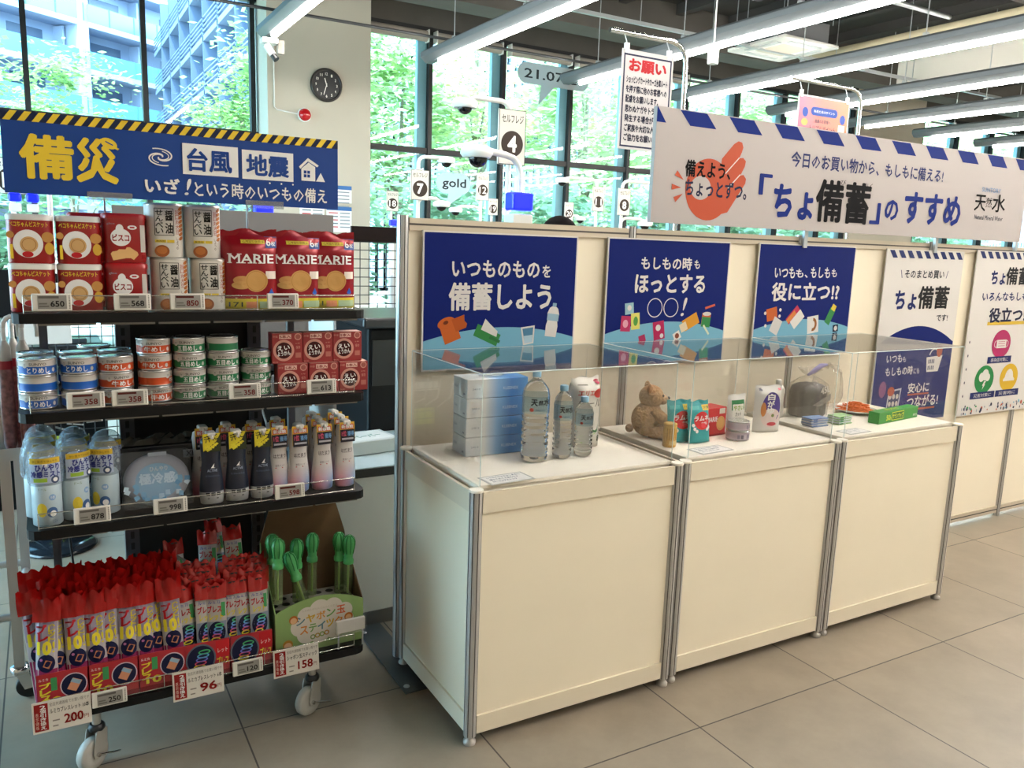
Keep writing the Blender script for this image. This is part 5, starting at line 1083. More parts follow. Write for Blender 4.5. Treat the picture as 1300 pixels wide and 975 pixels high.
b.tx(F, 'エリエール', -.05, .198, .055, .218, K('#c2362f'), .03, .0016); b.disc(F, .035, .205, .024, K('#c2362f'), .017, .001, 20, 2); b.disc(F, .045, .245, .013, K('#c2405a'), .008, .001); b.tx(F, 'ロール', -.05, .155, .045, .182, K('#3a3c30'), .0, .0014, shear=.2); b.rect(F, -.05, .235, -.01, .239, K('#8a8578'), .001)
b.poly(F, [(-.06, .005), (.058, .005), (.058, .07), (.02, .055), (-.03, .03)], K('#9fc832'), .0015); b.poly(F, [(-.005, .035), (.0, .07), (.025, .105), (.058, .125), (.058, .075), (.03, .06)], K('#2f6a34'), .002); b.tx(F, '8', .03, .022, .045, .045, K('#2a3a20'), .03, .0026)
b.build('film_pack', t)
def info(x, y, w, d, rz, label):
    t = thing('info_card', label, 'card', (x, y, TZ+.0005), rz, 'printed cards lying under the covers'); b = MB(); b.bb(-w/2, -d/2, 0, w/2, d/2, .0012, K('#f4f1ea')); b.bb(-w/2-.008, -d/2-.008, -.0002, w/2+.008, d/2+.008, .0004, K('#b9b6ae')); F = Flat((-w/2, -d/2, .0012), (1, 0, 0), (0, 1, 0))
    for k, s in enumerate(('いつものものを少し多めに', '備えておくと安心です', 'ローリングストック')): b.tx(F, s, w*.08, d*(.7-.27*k), w*(.92-.12*k), d*(.86-.27*k), K('#2c3858'), .035)
    b.build('sheet', t)
info(.135, .05, .15, .075, .06, 'printed card lying in front of the tissue boxes'); info(1.04, .075, .15, .07, .05, 'printed card lying in front of the teal candy bags'); info(1.865, .075, .13, .06, .05, 'printed card lying in front of the small zip bags')
# plush bear (sitting, facing right)
t = thing('plush_bear', 'light brown plush bear sitting sideways under the middle cover', 'plush toy', (.955, .345, TZ+.0005), R(58))
fur = M('light_brown_fur', '#b58f62', .95, noise=.2, nscale=90, bump=1.0)
def blob(parts, mat, lev=2):
    b = MB()
    for (c, r, sx, sy, sz) in parts: b.ball(c, r, mat, 18, 12, sx, sy, sz)
    return b
b = blob([((0, .01, .07), .064, 1, .95, 1.08), ((0, -.005, .095), .05, 1, .9, 1.0)], fur); b.build('body', t)
b = blob([((0, -.005, .162), .05, 1.05, 1, .95)], fur); b.build('head', t)
b = blob([((0, -.05, .152), .024, 1.1, 1, .85)], M('muzzle_fur', '#c4a078', .95, noise=.15, nscale=90, bump=.8)); b.build('muzzle', t)
b = blob([((0, -.074, .159), .008, 1.2, .8, .8)], blk); b.build('nose', t)
for s in (-1, 1):
    b = blob([((s*.04, .008, .2), .019, 1, .6, 1)], fur); b.build('ear', t); b = blob([((s*.024, -.047, .171), .0055, 1, 1, 1)], M('bead_eye', '#0d0b0a', .1)); b.build('eye', t)
    b = MB(); b.tube([(s*.05, -.01, .118), (s*.062, -.035, .09), (s*.05, -.07, .065), (s*.045, -.085, .06)], [.018, .02, .019, .012], fur, 12); b.build('arm', t)
    b = MB(); b.tube([(s*.038, .0, .028), (s*.05, -.05, .024), (s*.056, -.09, .026), (s*.057, -.105, .03)], [.026, .026, .024, .014], fur, 12); b.ball((s*.057, -.1, .036), .022, fur, 14, 8, .9, .7, 1.2); b.build('leg', t)
b = blob([((0, .075, .03), .017, 1, 1, 1)], fur); b.build('tail', t)
# snacks
t = thing('candy_tin', 'small golden candy tin in front of the bear', 'tin', (.923, .178, TZ+.0005)); gold = M('golden_wrap', '#d3a548', .3, .2)
b = MB(); b.lathe([(.024, 0), (.026, .003), (.026, .08), (.024, .083)], gold, n=24); F = Cyl(.0263)
for k in range(7): b.rect(F, -.03+.009*k, .03, -.027+.009*k, .075, K('#a87a2c'), .0005, 1, 1)
b.rect(F, -.02, .01, .02, .026, K('#e2c88a'), .0006, 5, 1); b.build('body', t); b = MB(); b.lathe([(.0265, .083), (.0265, .09), (.02, .093)], K('#c8a050'), n=24); b.build('lid', t)
t = thing('candy_bag', '', 'bag'); teal = K('#2f9496', .3); b, F = pouch(.115, .165, .03, [(.165, teal)], 12, 12, .018, wr=.002, seed=9)
b.disc(F, .005, .085, .04, K('#c8282c'), .036, .0012, 22, 2); b.tx(F, 'ラムネ', -.034, .085, .042, .105, bw, .04, .0022); b.tx(F, '大粒', .0, .07, .03, .08, bw, .02, .0022); b.disc(F, .01, .066, .012, K('#d8424a'), .01, .0024)
for (x, z) in ((-.035, .055), (-.025, .045), (.03, .05), (.04, .058), (-.04, .07)): b.disc(F, x, z, .007, bw, l=.0018)
b.rect(F, .01, .125, .05, .147, K('#d8b83a'), .0012, 4, 2); b.tx(F, 'ブドウ糖', .013, .13, .047, .142, K('#2a5a3a'), .02, .0018); b.rect(F, -.05, .13, -.005, .145, K('#57b0ae'), .001, 4, 1)
b.build('film_bag', t); pTe = Proto(t)
pTe.put((1.082, .185, TZ+.0005), 'teal candy bag with a red circle, in front', R(3), rot=(R(-8), 0, R(3))); pTe.put((1.018, .222, TZ+.0005), 'teal candy bag half hidden behind the one with the red circle in view', 0, rot=(R(-9), 0, R(-4)))
t = thing('biscuit_box', 'red biscuit carton behind the teal candy bags', 'box', (1.215, .285, TZ+.0005), R(6)); b = MB(); b.rbox((0, 0, .058), (.13, .085, .115), .0015, K('#c02428', .35), 1); F = Flat((-.065, -.0427, 0)); b.tx(F, 'MARIE', -.0+.01, .06, .075, .08, bw, .02); b.disc(F, .096, .05, .026, K('#d3a05c'), .03, l=.001); b.ring(F, .096, .05, .021, .0015, K('#b07f42'), .025, .0015); b.rect(F, .0, .0, .13, .008, K('#8c1519')); b.rect(F, .085, .09, .12, .112, K('#d8cdbd')); b.build('carton', t)
t = thing('snack_pouch', 'tall white pouch with a green label behind the tins', 'pouch', (1.335, .25, TZ+.0005)); b, F = pouch(.1, .165, .028, [(.165, M('white_pouch_film', '#d8d4cd', .3))], 10, 12, .02, wr=.0015, seed=12)
b.rect(F, -.035, .1, .035, .142, K('#2f7a4a'), .001, 4, 3); b.rect(F, -.03, .068, .03, .125, K('#e6e2da'), .0016, 4, 3); b.tx(F, 'やさい', -.026, .1, .026, .12, K('#8aa838'), .04, .0022); b.tx(F, 'カット', -.015, .074, .015, .092, K('#3a3a34'), .03, .0022); b.build('film_pouch', t)
tinm = M('lilac_tin_paper', '#b9aab4', .35)
t = thing('fish_tin', '', 'tin'); b = MB(); b.lathe([(.042, 0), (.046, .003), (.045, .006), (.045, .034), (.046, .036), (.043, .039)], None, n=32, mats=[canr, canr, tinm, canr, canr]); F = Cyl(.0452, 0, .1)
for k in range(6): b.rect(F, -.04+.014*k, .01, -.03+.014*k, .026, K(['#8a8494', '#6a6474', '#d3c8cc'][k % 3]), .0006, 2, 1)
b.tx(F, 'シーチキン', .0, .022, .045, .032, K('#4a4450'), .02, .0012); b.build('body', t); b = MB(); b.lathe([(.042, .0382), (.03, .0375), (1e-4, .0375)], canr, n=24, cap=False); b.build('lid', t); pFi = Proto(t)
for k in range(2): pFi.put((1.268, .165, TZ+.0005+.0393*k), ['lilac fish tin at the bottom of the pair', 'lilac fish tin on top of the pair'][k], .8*k)
t = thing('porridge_pouch', 'white standing pouch with a purple oval, right of the tins', 'pouch', (1.49, .225, TZ+.0005), R(-14)); b, F = pouch(.128, .2, .04, [(.2, M('white_pouch_film'))], 12, 14, .018, wr=.0012, seed=15)
b.disc(F, .008, .105, .045, K('#4a3a86'), .066, .0012, 28, 3); b.disc(F, .008, .062, .046, K('#e2cfc8'), .04, .0018, 24, 2); b.vtx(F, '白がゆ', -.012, .078, .02, .165, bw, .05, .0026); b.disc(F, -.03, .098, .012, K('#b8763e'), .03, .0024); b.disc(F, .015, .072, .007, K('#7a8a4a'), l=.0026); b.disc(F, .012, .036, .022, K('#c04a54'), .008, .0026); b.tx(F, '味', -.05, .175, -.036, .188, K('#4a4a6a'), .02, .0016); b.rect(F, .04, .178, .055, .186, K('#c0646e'), .0014); b.build('film_pouch', t)
t = thing('spray_can', 'white bottle standing behind the pouch with the purple oval', 'bottle', (1.78, .43, TZ+.0005)); b = MB(); b.lathe([(.028, 0), (.03, .004), (.03, .13), (.02, .145), (.012, .15)], M('white_bottle', '#dcd6ca', .3), n=22); F = Cyl(.0302, 0, .2); b.rect(F, .0, .05, .02, .11, K('#b8a89c'), .0006, 3, 1); b.vtx(F, '除菌', .003, .06, .017, .1, K('#7a4a4a'), .02, .001); b.build('body', t); b = MB(); b.lathe([(.014, .15), (.014, .17), (.01, .173)], whitelid, n=18); b.build('cap', t)
# trash bag pack
t = thing('black_bag_bundle', 'bundle of black bags in a clear twisted wrapper under the right cover', 'bag bundle', (1.945, .40, TZ+.0005)); b = MB()
rn = random.Random(2); n = 40
def block(prof, jit, zj, ax, ay, m_, smooth):
    vs = []; fs = []
    for (r_, z) in prof:
        for i in range(n):
            a = 2*PI*i/n; c_, s_ = cos(a), sin(a); k = (abs(c_)**4+abs(s_)**4)**-.25; q = r_*k*(1+.035*sin(7*a+1)+jit*rn.uniform(-1, 1))
            vs.append((q*ax*c_, q*ay*s_, z+zj*rn.uniform(-1, 1)*(.02 < z)))
    for k in range(len(prof)-1):
        for i in range(n): j = (i+1) % n; fs.append((k*n+i, k*n+j, (k+1)*n+j, (k+1)*n+i))
    b.add(vs, fs, m_, smooth)
block([(.07, 0), (.078, .01), (.08, .06), (.079, .11), (.072, .14), (.05, .152), (.002, .154)], .012, .003, 1.1, .74, M('black_film_bundle', '#242221', .35), True); F = Flat((-.02, -.064, .06)); b.poly(F, [(-.02, .0), (.1, .05), (.1, .018), (.03, -.008)], K('#8a857e'), .002); b.build('folded_bags', t)
b = MB(); cw = Mglass('crinkled_wrapper', '#faf8f5', 1.3, .22, haze=.09, hazecol='#e2dcd2')
block([(.081, .003), (.0845, .06), (.083, .115), (.076, .15), (.05, .17), (.02, .185), (.016, .192), (.035, .21), (.05, .222)], .05, .006, 1.1, .76, cw, False); F = Flat((.0, -.069, .115)); b.tx(F, '45L', .0, .0, .06, .03, K('#c8c2b8'), .04, .004, rot=.2); b.build('clear_wrapper', t)
n = 13
b = MB(); b.tube([(-.01, 0, .19), (.03, -.005, .212), (.06, -.01, .232), (.1, -.012, .236)], [.006, .012, .012, .006], M('lilac_twist_film', '#8d86b8', .25), 8); b.build('twist_tail', t)
t = thing('wrapper_bundle', 'puffy clear plastic bag standing beside the black bundle', 'plastic bag', (2.17, .475, TZ+.0005)); b = MB(); vs = []; fs = []; prof = [(.05, .001), (.078, .05), (.082, .12), (.07, .17), (.045, .2), (1e-3, .215)]
for (r_, z) in prof:
    for i in range(n): a = 2*PI*i/n; q = r_*(1+.2*rn.uniform(-1, 1)); vs.append((q*1.15*cos(a), q*.7*sin(a), z+.02*rn.uniform(-1, 1)*(z > .02)))
for k in range(len(prof)-1):
    for i in range(n): j = (i+1) % n; fs.append((k*n+i, k*n+j, (k+1)*n+j, (k+1)*n+i))
b.add(vs, fs, cw, False); b.build('crumpled_film', t)
# plate of orange bands
t = thing('plate', 'white plate piled with orange rubber bands', 'plate', (2.235, .35, TZ+.0005)); b = MB(); b.lathe([(.05, 0), (.055, .003), (.09, .012), (.1, .018), (.098, .02), (.085, .014), (.05, .006), (1e-4, .006)], M('white_china', '#e6e1d6', .2), n=36, cap=False); b.build('plate_body', t)
o = MB(); rn = random.Random(5); om = K('#e2742c', .4)
for k in range(90):
    r_ = rn.uniform(.015, .03); a = rn.uniform(0, 2*PI); d = rn.uniform(0, .07); c = Vector((d*cos(a), d*sin(a), .016+.036*(1-d/.08)*rn.random())); tl = rn.uniform(-.4, .4); q = rn.uniform(0, 3)
    o.tube([c+Vector((r_*1.3*cos(2*PI*i/12)*cos(q)-r_*.6*sin(2*PI*i/12)*sin(q), r_*1.3*cos(2*PI*i/12)*sin(q)+r_*.6*sin(2*PI*i/12)*cos(q), tl*r_*.3*cos(2*PI*i/12))) for i in range(13)], .002, om, 5)
oo = o.build('rubber_bands', None, (2.235, .35, TZ+.0008)); tag(oo, 'heap of orange rubber bands on the white plate', 'rubber bands', kind='stuff')
# small zip bag piles
def zips(x, y, c1, c2, label, rz):
    t = thing('zip_bag_pile', label, 'bag pile', (x, y, TZ+.0005), rz); b = MB(); rn = random.Random(int(x*100))
    for k in range(7): b.rbox((rn.uniform(-.003, .003), rn.uniform(-.003, .003), .003+.0056*k), (.1, .06, .0048), .0015, [K(c1), K('#cfd3d6')][k % 2], 1, (0, 0, rn.uniform(-.05, .05)))
    for k in range(4): b.rect(Flat((-.05, -.0335, .004+.009*k)), .005, 0, .03, .005, K(c2), .0006)
    b.build('folded_bags', t)
zips(1.793, .222, '#7d9cc8', '#5a7fc0', 'small pile of blue zip bags in front of the black bundle', R(-3)); zips(1.945, .215, '#9cc08a', '#3f8a4a', 'small pile of green zip bags right of the blue ones', R(6))
t = thing('wrap_box', 'long green cling film carton at the front of the right cover', 'box', (2.262, .168, TZ+.0005), R(7)); b = MB(); b.rbox((0, 0, .0265), (.345, .052, .053), .0015, K('#2f8a35', .3), 1); F = Flat((-.1725, -.0262, 0)); yl = K('#d3d83a')
b.tx(F, '50', .062, .012, .095, .036, yl, .04); b.tx(F, 'm', .097, .012, .106, .024, yl, .02); b.rect(F, .11, .008, .215, .046, yl, .0006); b.rect(F, .113, .011, .212, .043, K('#246b2a'), .0009); b.tx(F, 'サランラップ', .116, .016, .209, .038, yl, .04, .0013); b.tx(F, '旭化成', .3, .01, .335, .022, K('#d8e0d0'), .02); b.rect(F, .0, .0485, .345, .053, K('#46a04a'), .0004)
G = Flat((-.1725, -.026, .0532), (1, 0, 0), (0, 1, 0)); b.tx(G, 'サランラップ', .09, .012, .2, .036, yl, .04); b.rect(G, .22, .006, .34, .046, K('#3a9a40'), .0004); b.build('carton', t)

# ================================================================== behind the rack: bagging table, checkouts, stands
t = thing('bagging_table', 'low white bagging table with a black edge behind the counters', 'table', (.25, .93, 0))
b = MB(); b.bb(-.43, 0, .05, 1.6, .03, .66, M('white_table_front', '#eef0ee', .4)); b.build('front_panel', t); b = MB(); b.bb(-.46, -.02, .655, 1.63, .62, .69, blk); b.build('edge_band', t); b = MB(); b.bb(-.45, -.015, .6901, 1.62, .61, .694, M('pale_blue_laminate', '#b9c8cc', .25)); b.build('table_top', t)
b = MB(); b.bb(-.43, -.005, .0, 1.6, .02, .06, M('kick_steel', '#77797a', .35, .6)); b.build('kick_plate', t); b = MB(); b.bb(-.43, .58, 0, -.38, .61, .655, blk); b.bb(1.55, .58, 0, 1.6, .61, .655, blk); b.bb(-.43, .03, .3, -.40, .6, .655, blk); b.build('rear_frame', t)
b = MB(); b.bb(.0, .36, 0, .11, .92, .006, M('floor_plate_steel', '#4e5152', .35, .5)); 
for y in (.4, .86): b.lathe([(.012, .006), (.01, .009)], grymetal, (.02, y, 0), 12)
b.X = None; o = b.build('floor_plate', None, (-.075, -.0, .0005)); tag(o, 'dark steel floor plate beside the left counter', 'floor plate')
t = thing('paper_box', 'pale box with green lettering lying on the bagging table', 'box', (.07, 1.2, .695), R(8)); b = MB(); b.rbox((0, 0, .03), (.24, .18, .06), .003, M('pale_card', '#cdd3d2', .5), 1); G = Flat((-.12, -.09, .0602), (1, 0, 0), (0, 1, 0)); b.tx(G, 'ペーパー', .06, .06, .19, .11, K('#4a8a7a'), .02); b.rect(G, .02, .02, .22, .165, K('#e0e4e2'), .0003); b.build('carton', t)
def checkout(x, y, label, tall, mesh):
    t = thing('self_checkout', label, 'checkout', (x, y, 0)); dk = M('black_machine', '#0b0b0d', .5, spec=.2)
    zt = 1.2 if mesh else .9
    b = MB(); b.rbox((0, 0, zt/2), (.62, .5, zt), .015, dk); b.bb(-.29, -.256, zt-.28, .29, -.249, zt-.06, M('charcoal_panel', '#17181b', .4)); b.build('cabinet', t)
    b = MB(); b.rbox((-.02, -.02, zt+.025), (.66, .56, .05), .012, M('charcoal_top', '#26272a', .3)); b.rbox((.1, -.1, zt+.065), (.25, .2, .03), .008, M('scanner_glass', '#3d4448', .15)); b.build('scanner_bed', t)
    if not mesh: b = MB(); b.rbox((-.15, .1, 1.22), (.36, .06, .28), .01, dk, 2, (R(-12), 0, 0)); b.tube([(-.15, .14, .94), (-.15, .14, 1.12)], .03, dk, 12); b.build('screen_unit', t)
    b = MB(); b.bb(-.13, -.254, .55, .1, -.25, .72, K('#d9d9d4')); b.bb(-.1, -.2545, .3, .06, -.251, .42, K('#b9c43a')); b.build('notice_label', t)
    b = MB()
    for k in range(5): b.tube([(-.25+.1*k, -.26, .6+.03*k), (-.2+.1*k, -.31, .5), (-.12+.1*k, -.27, .42+.02*k)], .006, grymetal, 6)
    b.build('cable', t)
checkout(.50, 1.75, 'black self-checkout machine between the rack and the poster wall', 1, 1)
checkout(-.3, 2.5, 'black self-checkout machine seen between the rack shelves', 1, 0)
checkout(-1.15, 3.4, 'black self-checkout machine behind the left half of the rack', 1, 0)
# mesh screens
def mesh(x, y, w, z0, z1, label):
    t = thing('mesh_screen', label, 'screen', (x, y, 0)); b = MB()
    for z in (z0, z1): b.tube([(0, 0, z), (w, 0, z)], .008, blk, 6)
    for q in (0, w): b.tube([(q, 0, 0), (q, 0, z1)], .01, blk, 8)
    b.build('frame', t); b = MB(); n = int(w/.05)
    for k in range(1, n): b.tube([(w*k/n, 0, z0), (w*k/n, 0, z1)], .0025, blk, 4)
    k = z0
    while k < z1: b.tube([(0, 0, k), (w, 0, k)], .0025, blk, 4); k += .05
    b.build('wire_mesh', t); b = MB(); b.bb(0, -.012, z1, w, .012, z1+.08, M('dark_brown_board', '#1a0e0c', .6, spec=.15)); b.build('top_board', t)
mesh(.36, 2.25, .62, 1.15, 1.60, 'black wire mesh screen above the checkout beside the poster wall'); mesh(-1.25, 2.7, .7, .1, 1.3, 'black wire mesh screen seen through the left side of the rack')
b = MB(); b.rbox((0, 0, .11), (.045, .045, .22), .018, M('white_roll', '#e8e8e4', .5)); tag(b.build('paper_roll', None, (.70, 2.5, 1.19)), 'upright white paper roll behind the mesh screen', 'paper roll')
t = thing('work_counter', 'white checkout counter behind the mesh screen', 'counter', (.7, 2.65, 0)); b = MB(); b.rbox((0, 0, .585), (.8, .5, 1.17), .01, white); b.build('cabinet', t); b = MB(); b.bb(-.42, -.27, 1.171, .42, .27, 1.188, M('counter_grey_top', '#c9ccca', .3)); b.build('counter_top', t)
t = thing('sign_stand', 'dark round base of a stand behind the rack', 'stand', (-1.13, 2.43, 0)); b = MB(); b.lathe([(.17, 0), (.175, .008), (.16, .02), (.03, .03)], M('gloss_black_base', '#1b2026', .12), n=36); b.build('base', t); b = MB(); b.tube([(0, 0, .03), (0, 0, 1.1)], .014, blk, 10); b.rbox((0, -.01, 1.2), (.22, .015, .3), .004, white); b.build('pole', t)
t = thing('cable_loop', 'thin dark cable hanging behind the bottom shelf', 'cable', (0, 0, 0)); b = MB(); b.tube([(-1.09, .92, .76), (-1.095, .93, .55), (-1.08, .92, .3), (-1.06, .91, .012)], .004, blk, 6); b.build('cord', t)
t = thing('standing_board', 'grey-brown board standing behind the biscuit bags', 'board', (.0, 3.35, 0)); b = MB(); b.bb(-.75, -.02, 0, .6, .02, 1.76, M('grey_brown_board', '#6c645f', .6)); b.build('board', t); b = MB(); b.bb(-.7, -.2, 0, -.66, .2, .03, blk); b.bb(.5, -.2, 0, .54, .2, .03, blk); b.build('foot', t)

# numbered checkout signs with dome cameras
blue = M('lit_blue_lamp', '#0a18ff', .3, emit=1.6); signw = M('sign_cream', '#d9d4c8', .5); dome = M('dome_black', '#0b0b0d', .1)
def post(x, y, num, zs, w, h, arm=None, label='', lamp=None, text=True):
    t = thing('checkout_sign', label, 'sign', (x, y, 0)); b = MB(); top = zs+h/2
    b.lathe([(.11, 0), (.11, .02), (.02, .03)], blk, (0, .03, 0), 20); b.tube([(0, .03, .02), (0, .03, top-.03)], .016, white, 10); b.build('pole', t)
    b = MB(); b.rbox((0, 0, zs), (w, .02, h), .003, signw, 1); F = Flat((-w/2, -.0102, zs-h/2))
    for (a, c_, d, e) in ((0, 0, w, .004*w/.19), (0, h-.004*w/.19, w, h), (0, 0, .004*w/.19, h), (w-.004*w/.19, 0, w, h)): b.rect(F, a, c_, d, e, K('#3a342e'), .0003)
    b.tx(F, 'セルフレジ', w*.1, h*.76, w*.9, h*.9, K('#3a342e'), .02); b.disc(F, w/2, h*.38, w*.41, K('#3a2f28'), l=.0006, n=36)
    ww = .3 if len(num) == 1 else .56; b.tx(F, num, w/2-w*ww/2, h*.38-w*.24, w/2+w*ww/2, h*.38+w*.24, K('#f2eee6'), .05 if len(num) == 1 else .022, .0012); b.build('number_board', t)
    if arm:
        for (za, dx, dz) in arm:
            b = MB(); s = 1 if dx > 0 else -1; r = .06
            pts = [(0, .035, za-.3)] + [(0, .035, za-r)] + [(s*(r-r*cos(a)), .035, za-r+r*sin(a)) for a in (R(30), R(60), R(90))] + [(dx*.8, .035, za+.0), (dx, .035, za+dz)]
            b.tube(pts, .016, white, 10); k = b.build('camera_arm', t)
            b = MB(); b.lathe([(.07, -.028), (.078, -.01), (.075, .012), (.05, .024), (.02, .028)], white, (dx*1.03, .035, za+dz-.01), 24); b.build('camera_housing', k); b = MB(); b.ball((dx*1.03, .035, za+dz-.035), .045, dome, 18, 10, 1, 1, .9); b.build('dome', k)
    return t
def lamp_tower(x, y, zt, label, arm=None, s=1.0):
    t = thing('signal_tower', label, 'signal lamp', (x, y, 0)); b = MB(); b.rbox((0, 0, zt/2-.12*s), (.13*s, .1, zt-.24*s), .012, M('cream_column', '#dcd8d0', .4)); b.build('column', t); b = MB(); b.rbox((0, 0, zt-.12*s+.07*s), (.135*s, .1*s, .1*s), .012, blue); b.build('blue_lamp', t)
    b = MB(); b.rbox((0, 0, zt-.17*s), (.13*s, .1*s, .1*s), .008, M('cream_column')); b.build('lamp_housing', t)
    if arm:
        b = MB(); b.tube([(0, 0, zt), (0, 0, zt+.1)]+[(-.1+.1*cos(a), 0, zt+.1+.1*sin(a)) for a in (R(30), R(60), R(90))]+[(-arm, 0, zt+.215)], .018, white, 12); k = b.build('camera_arm', t)
        b = MB(); b.lathe([(.075, -.03), (.09, -.01), (.085, .02), (.06, .034), (.02, .04)], white, (-arm-.04, 0, zt+.2), 24); b.build('camera_housing', k); b = MB(); b.ball((-arm-.03, 0, zt+.172), .055, dome, 18, 10); b.build('dome', k)
    return t
post(1.44, 2.40, '4', 2.261, .19, .33, [(2.475, -.3, -.03)], 'checkout number sign 4 on a pole with a dome camera arm')
lamp_tower(1.247, 1.945, 1.90, 'blue signal lamp below the number 4 sign, with a curved camera arm', .24)
post(1.75, 4.54, '7', 2.085, .168, .255, [(2.33, .26, -.0), (1.98, .22, -.03)], 'checkout number sign 7 on a pole left of the gold sticker')
post(3.17, 6.08, '12', 2.22, .15, .29, [(2.0, -.3, -.03)], 'checkout number sign 12 beneath the curved camera arm')
post(2.85, 7.98, '18', 2.10, .163, .255, None, 'checkout number sign 18 far back beside the pier')
post(4.28, 5.42, '11', 2.133, .15, .27, [(2.34, -.45, -.02)], 'checkout number sign 11 in front of the right windows')
post(3.90, 4.45, '8', 2.055, .142, .26, [(2.26, .42, 0), (1.9, .3, -.03)], 'checkout number sign 8 nearest to the white header sign')
post(4.84, 6.84, '20', 2.045, .133, .235, [(2.0, .2, -.02)], 'checkout number sign 20 just above the wall edge')
post(3.75, 6.9, '19', 2.05, .13, .2, None, 'checkout number sign 19 mostly hidden behind number 12')
post(-1.28, 4.48, '1', 1.95, .2, .24, None, 'checkout number sign showing below the left end of the blue banner')
post(-1.06, 4.36, '2', 1.98, .2, .26, None, 'checkout number sign right of the one at the left banner end')
lamp_tower(-1.262, 4.25, 1.83, 'blue signal lamp below the left end of the blue banner', None, .55); lamp_tower(-1.16, 4.25, 1.83, 'second blue signal lamp below the left end of the blue banner', None, .55)
lamp_tower(.198, 3.6, 1.84, 'blue signal lamp behind the right end of the blue banner', None, .9); lamp_tower(2.29, 6.5, 1.83, 'small blue signal lamp left of the poster wall', None, .7)

# hanging posters on bent steel frames
def frame_poster(x, y, w, zt, zb, fz, fx1, name, label):
    t = thing(name, label, 'hanging poster', (x, y, 0)); b = MB(); r = .1
    b.tube([(-.06, .03, fz), (fx1-r, .03, fz)]+[(fx1-r+r*sin(a), .03, fz-r+r*cos(a)) for a in (R(30), R(60), R(90))]+[(fx1, .03, .02)], .014, chrome, 10); b.lathe([(.15, 0), (.15, .015), (.02, .03)], blk, (fx1, .03, 0), 24); b.build('bent_frame', t)
    for q in (.03, w-.03): b = MB(); b.bb(q-.012, -.008, zt-.02, q+.012, .008, zt+.03, white); b.tube([(q, 0, zt+.03), (q, .03, fz)], .003, grymetal, 5); b.build('clip', t)
    b = MB(); b.bb(0, -.004, zb, w, 0, zt, M('poster_paper', '#bfbaba', .4)); return t, b, Flat((0, -.0042, zb)), zt-zb
Y1 = 1.45
t, b, F, h = frame_poster(1.545, Y1, .345, 2.632, 2.13, 2.72, .46, 'notice_poster', 'hanging notice poster with a dark border and red heading')
w = .345
for (a, c_, d, e) in ((.012, .012, w-.012, .021), (.012, h-.03, w-.012, h-.021), (.012, .012, .021, h-.021), (w-.021, .012, w-.012, h-.021)): b.rect(F, a, c_, d, e, K('#262a44'), .0004)
b.tx(F, 'お願い', .05, h-.105, w-.05, h-.045, K('#b0141e'), .06)
for k, s in enumerate(('ショッピングカートやカーゴ台車ルート', 'を押す際に他のお客様への', '配慮をお願いします。', '思わぬケガやトラブルが', '発生する場合がござい', 'ご家族や大切な人を守る', 'ご協力をお願いします')): b.tx(F, s, .035, h-.165-.049*k, (w-.035 if k != 2 else w-.09), h-.128-.049*k, K('#10132c'), .05)
b.build('printed_sheet', t)
t, b, F, h = frame_poster(3.69, 2.18, .56, 2.755, 2.3, 2.86, .72, 'point_poster', 'hanging pink and orange poster above the header sign'); w = .56
pm_ = tissue_mat('pink_to_orange_print', [(0, '#b0587c'), (.45, '#b85a4a'), (1, '#b8632c')], 'X', 0, .56)
b.rect(F, .012, .012, w-.012, h-.012, pm_, .0003); b.rect(F, .17, h-.135, .4, h-.075, '#2a4a9c', .0007); b.disc(F, .17, h-.105, .03, K('#2a4a9c'), l=.0007); b.disc(F, .4, h-.105, .03, K('#2a4a9c'), l=.0007); b.tx(F, '毎週土日はポイント', .17, h-.115, .4, h-.095, bw, .01, .0012)
for (x, z) in ((.08, h-.12), (.49, h-.14)): b.disc(F, x, z, .03, K('#2a4a9c'), .034)
b.disc(F, .08, h-.19, .035, K('#c8a05a'), .025); b.rect(F, .45, h-.24, .52, h-.18, '#e2ddd0'); b.tx(F, '会員のお客様へ', .19, h-.185, .36, h-.16, K('#3a2a3a'), .02); b.tx(F, 'トリプルポイント', .14, h-.24, .42, h-.205, K('#3a2a3a'), .02); b.tx(F, '貯まる!', .15, h-.36, .42, h-.27, bw, .04); b.rect(F, .02, .06, .11, h-.29, '#e6ded6'); b.rect(F, .45, .06, .54, h-.29, '#e6ded6')
b.tx(F, 'お得', .035, h-.34, .095, h-.31, K('#7a5a5a'), .02, .0014); b.tx(F, 'お得', .465, h-.34, .525, h-.31, K('#7a5a5a'), .02, .0014); b.build('printed_sheet', t)

# umbrella stand at the left edge
t = thing('umbrella_stand', 'aluminium wheeled stand at the left edge of the rack', 'stand', (-1.27, .94, 0)); al = M('brushed_aluminium')
for (x, y) in ((0, 0), (.02, .52), (-.5, 0), (-.48, .52)):
    b = MB(); b.bb(x-.016, y-.016, .12, x+.016, y+.016, 1.32 if y < .1 else .95, al); b.build('leg', t)
    b = MB(); b.lathe([(.028, .095), (.03, .1), (.03, .118), (.02, .12)], chrome, (x, y, 0), 16); b.prism([(x-.015, .1), (x+.025, .1), (x+.04, .04), (x+.01, .035)], y-.02, y-.016, chrome); b.prism([(x-.015, .1), (x+.025, .1), (x+.04, .04), (x+.01, .035)], y+.016, y+.02, chrome); k = b.build('caster', t)
    b = MB(); b.X = Matrix.Translation((x+.025, y, .042)) @ Matrix.Rotation(PI/2, 4, 'X'); b.lathe([(.02, -.013), (.04, -.013), (.042, -.008), (.042, .008), (.04, .013), (.02, .013)], blk, n=24); b.build('wheel', k)
